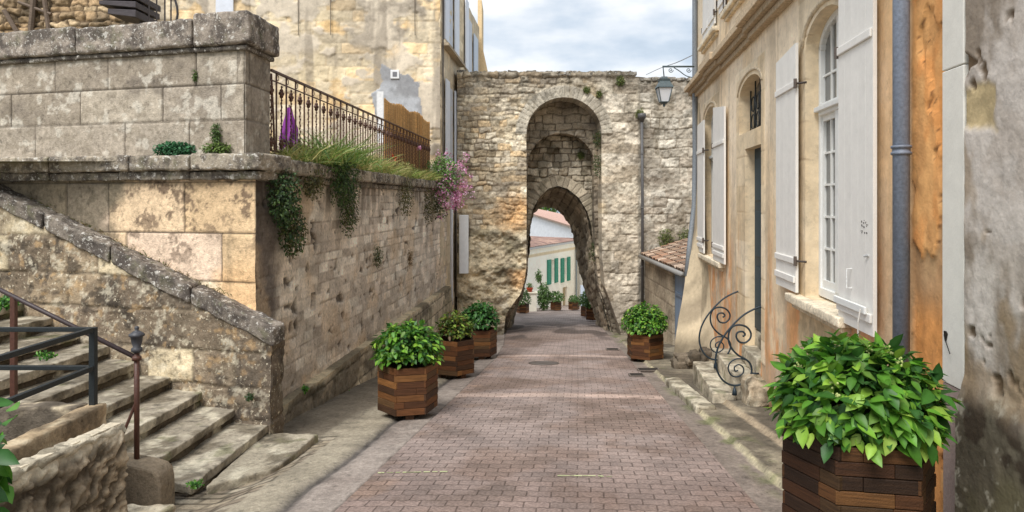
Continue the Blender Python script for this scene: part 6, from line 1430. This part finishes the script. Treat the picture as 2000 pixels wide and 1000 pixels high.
for k in range(24): a = P(r.uniform(848, 880), r.uniform(330, 390), VY); b_ = a + [r.uniform(-.2, .5), -.1, r.uniform(.1, .6)]; mb.tube([a, (a + b_) / 2 + [0, 0, .05], b_], .006, lin((116, 130, 76)), 4)
mb.build('stem', M_LEAF, t0)
for px, py, lab, pal in ((819, 290, 'single pink flower head in front of the far part of the railing', PK), (771, 308, 'small red poppy in the grass by the terrace railing', [(226, 84, 60), (206, 66, 48)])):
    c_ = sidept(px, py, -.05); t0 = thing('flower', lab, 'flower', (c_[0], c_[1], 2.24)); flowers(MB(), [c_], r, pal, .03, 16, .03).build('petals', M_LEAF, t0); MB().tube([(c_[0], c_[1], 2.24), c_], .006, lin((110, 130, 70)), 4).build('stem', M_LEAF, t0)
# tufts on the gate
for k, (px, py, rad, lab) in enumerate(((1212, 158, .14, 'green tuft near the top edge of the gate wall'), (1146, 176, .10, 'pale green tuft above the blind arch of the gate'), (1170, 184, .09, 'low green tuft right above the crown of the blind arch'), (1250, 222, .14, 'green sprig sprouting from the gate downpipe hopper'), (1168, 272, .16, 'dark green creeper on the right springing of the blind arch'), (1169, 325, .20, 'dark creeper hanging down the right jamb of the blind arch'), (1163, 492, .22, 'green plants low on the right jamb of the gate arch'), (1134, 303, .12, 'small tuft on the tympanum beside the niche'), (1300, 464, .26, 'dry grass tuft on the gate wall above the shed roof'), (1340, 462, .24, 'grass tuft behind the shed roof beside the downpipe'), (990, 118, .0, ''), (1062, 150, .0, ''))):
    if rad == 0: continue
    Yk = GY - .06 if px not in (1134, 1168, 1169, 1163) else {1134: 22.6, 1168: 21.3, 1169: 21.4, 1163: 22.4}[px]
    plant('gate_tuft', lab, 'plant', clump(P(px, py, Yk), (rad, rad * .4, rad * (1.1 if px not in (1168, 1169, 1163) else 1.9)), int(2200 * rad), .06, .03, [(112, 124, 66), (92, 108, 56), (130, 134, 80)] if px not in (1168, 1169, 1163) else GR2 + OL, 400 + k), None)
# climbing plant and pot beyond the gate
t0 = thing('climbing_plant', 'tall green climbing plant by the wall of the green-shuttered house through the archway', 'plant', P(1062, 608, 36.2))
mb = clump(P(1062, 580, 36.2), (.34, .3, .75), 1100, .13, .07, [(96, 130, 66), (80, 112, 58), (118, 148, 84)], 420); mb.build('foliage', M_LEAF, t0); clump(P(1052, 540, 36.2), (.16, .2, .35), 260, .12, .06, [(86, 118, 58)], 421).build('top_shoot', M_LEAF, t0)
MB().tube([P(1063, 609, 36.2), P(1060, 570, 36.2), P(1052, 535, 36.2)], .03, lin((96, 80, 56)), 6).build('stem', M_WOOD, t0)
pc = P(1034.5, 572, 35.5); t0 = thing('flower_pot', 'red clay pot with a small plant on the low wall through the archway', 'flower pot', pc)
MB().lathe([(.10, 0), (.16, .22), (.18, .22), (.18, .27), (.15, .27)], pc, lin((176, 76, 50)), 14).build('pot', M_TILE, t0, True); clump(pc + [0, 0, .38], (.15, .12, .12), 160, .08, .04, [(98, 124, 60)], 430).build('foliage', M_LEAF, t0)
# tree crown over the roofs
t0 = thing('tree', 'green tree crown rising above the pink tiled roof seen through the top of the archway', 'tree', (5.0, 72, -8))
MB().tube([(5.0, 72, -8), (5.0, 72, -1), (5.2, 72, 1)], [.3, .22, .1], lin((90, 78, 60)), 8).build('trunk', M_WOOD, t0, True)
mb = clump(P(1068, 385, 72), (2.4, 1.8, 1.9), 2600, .34, .2, [(112, 150, 70), (92, 130, 60), (134, 168, 84)], 440); mb.build('crown', M_LEAF, t0)
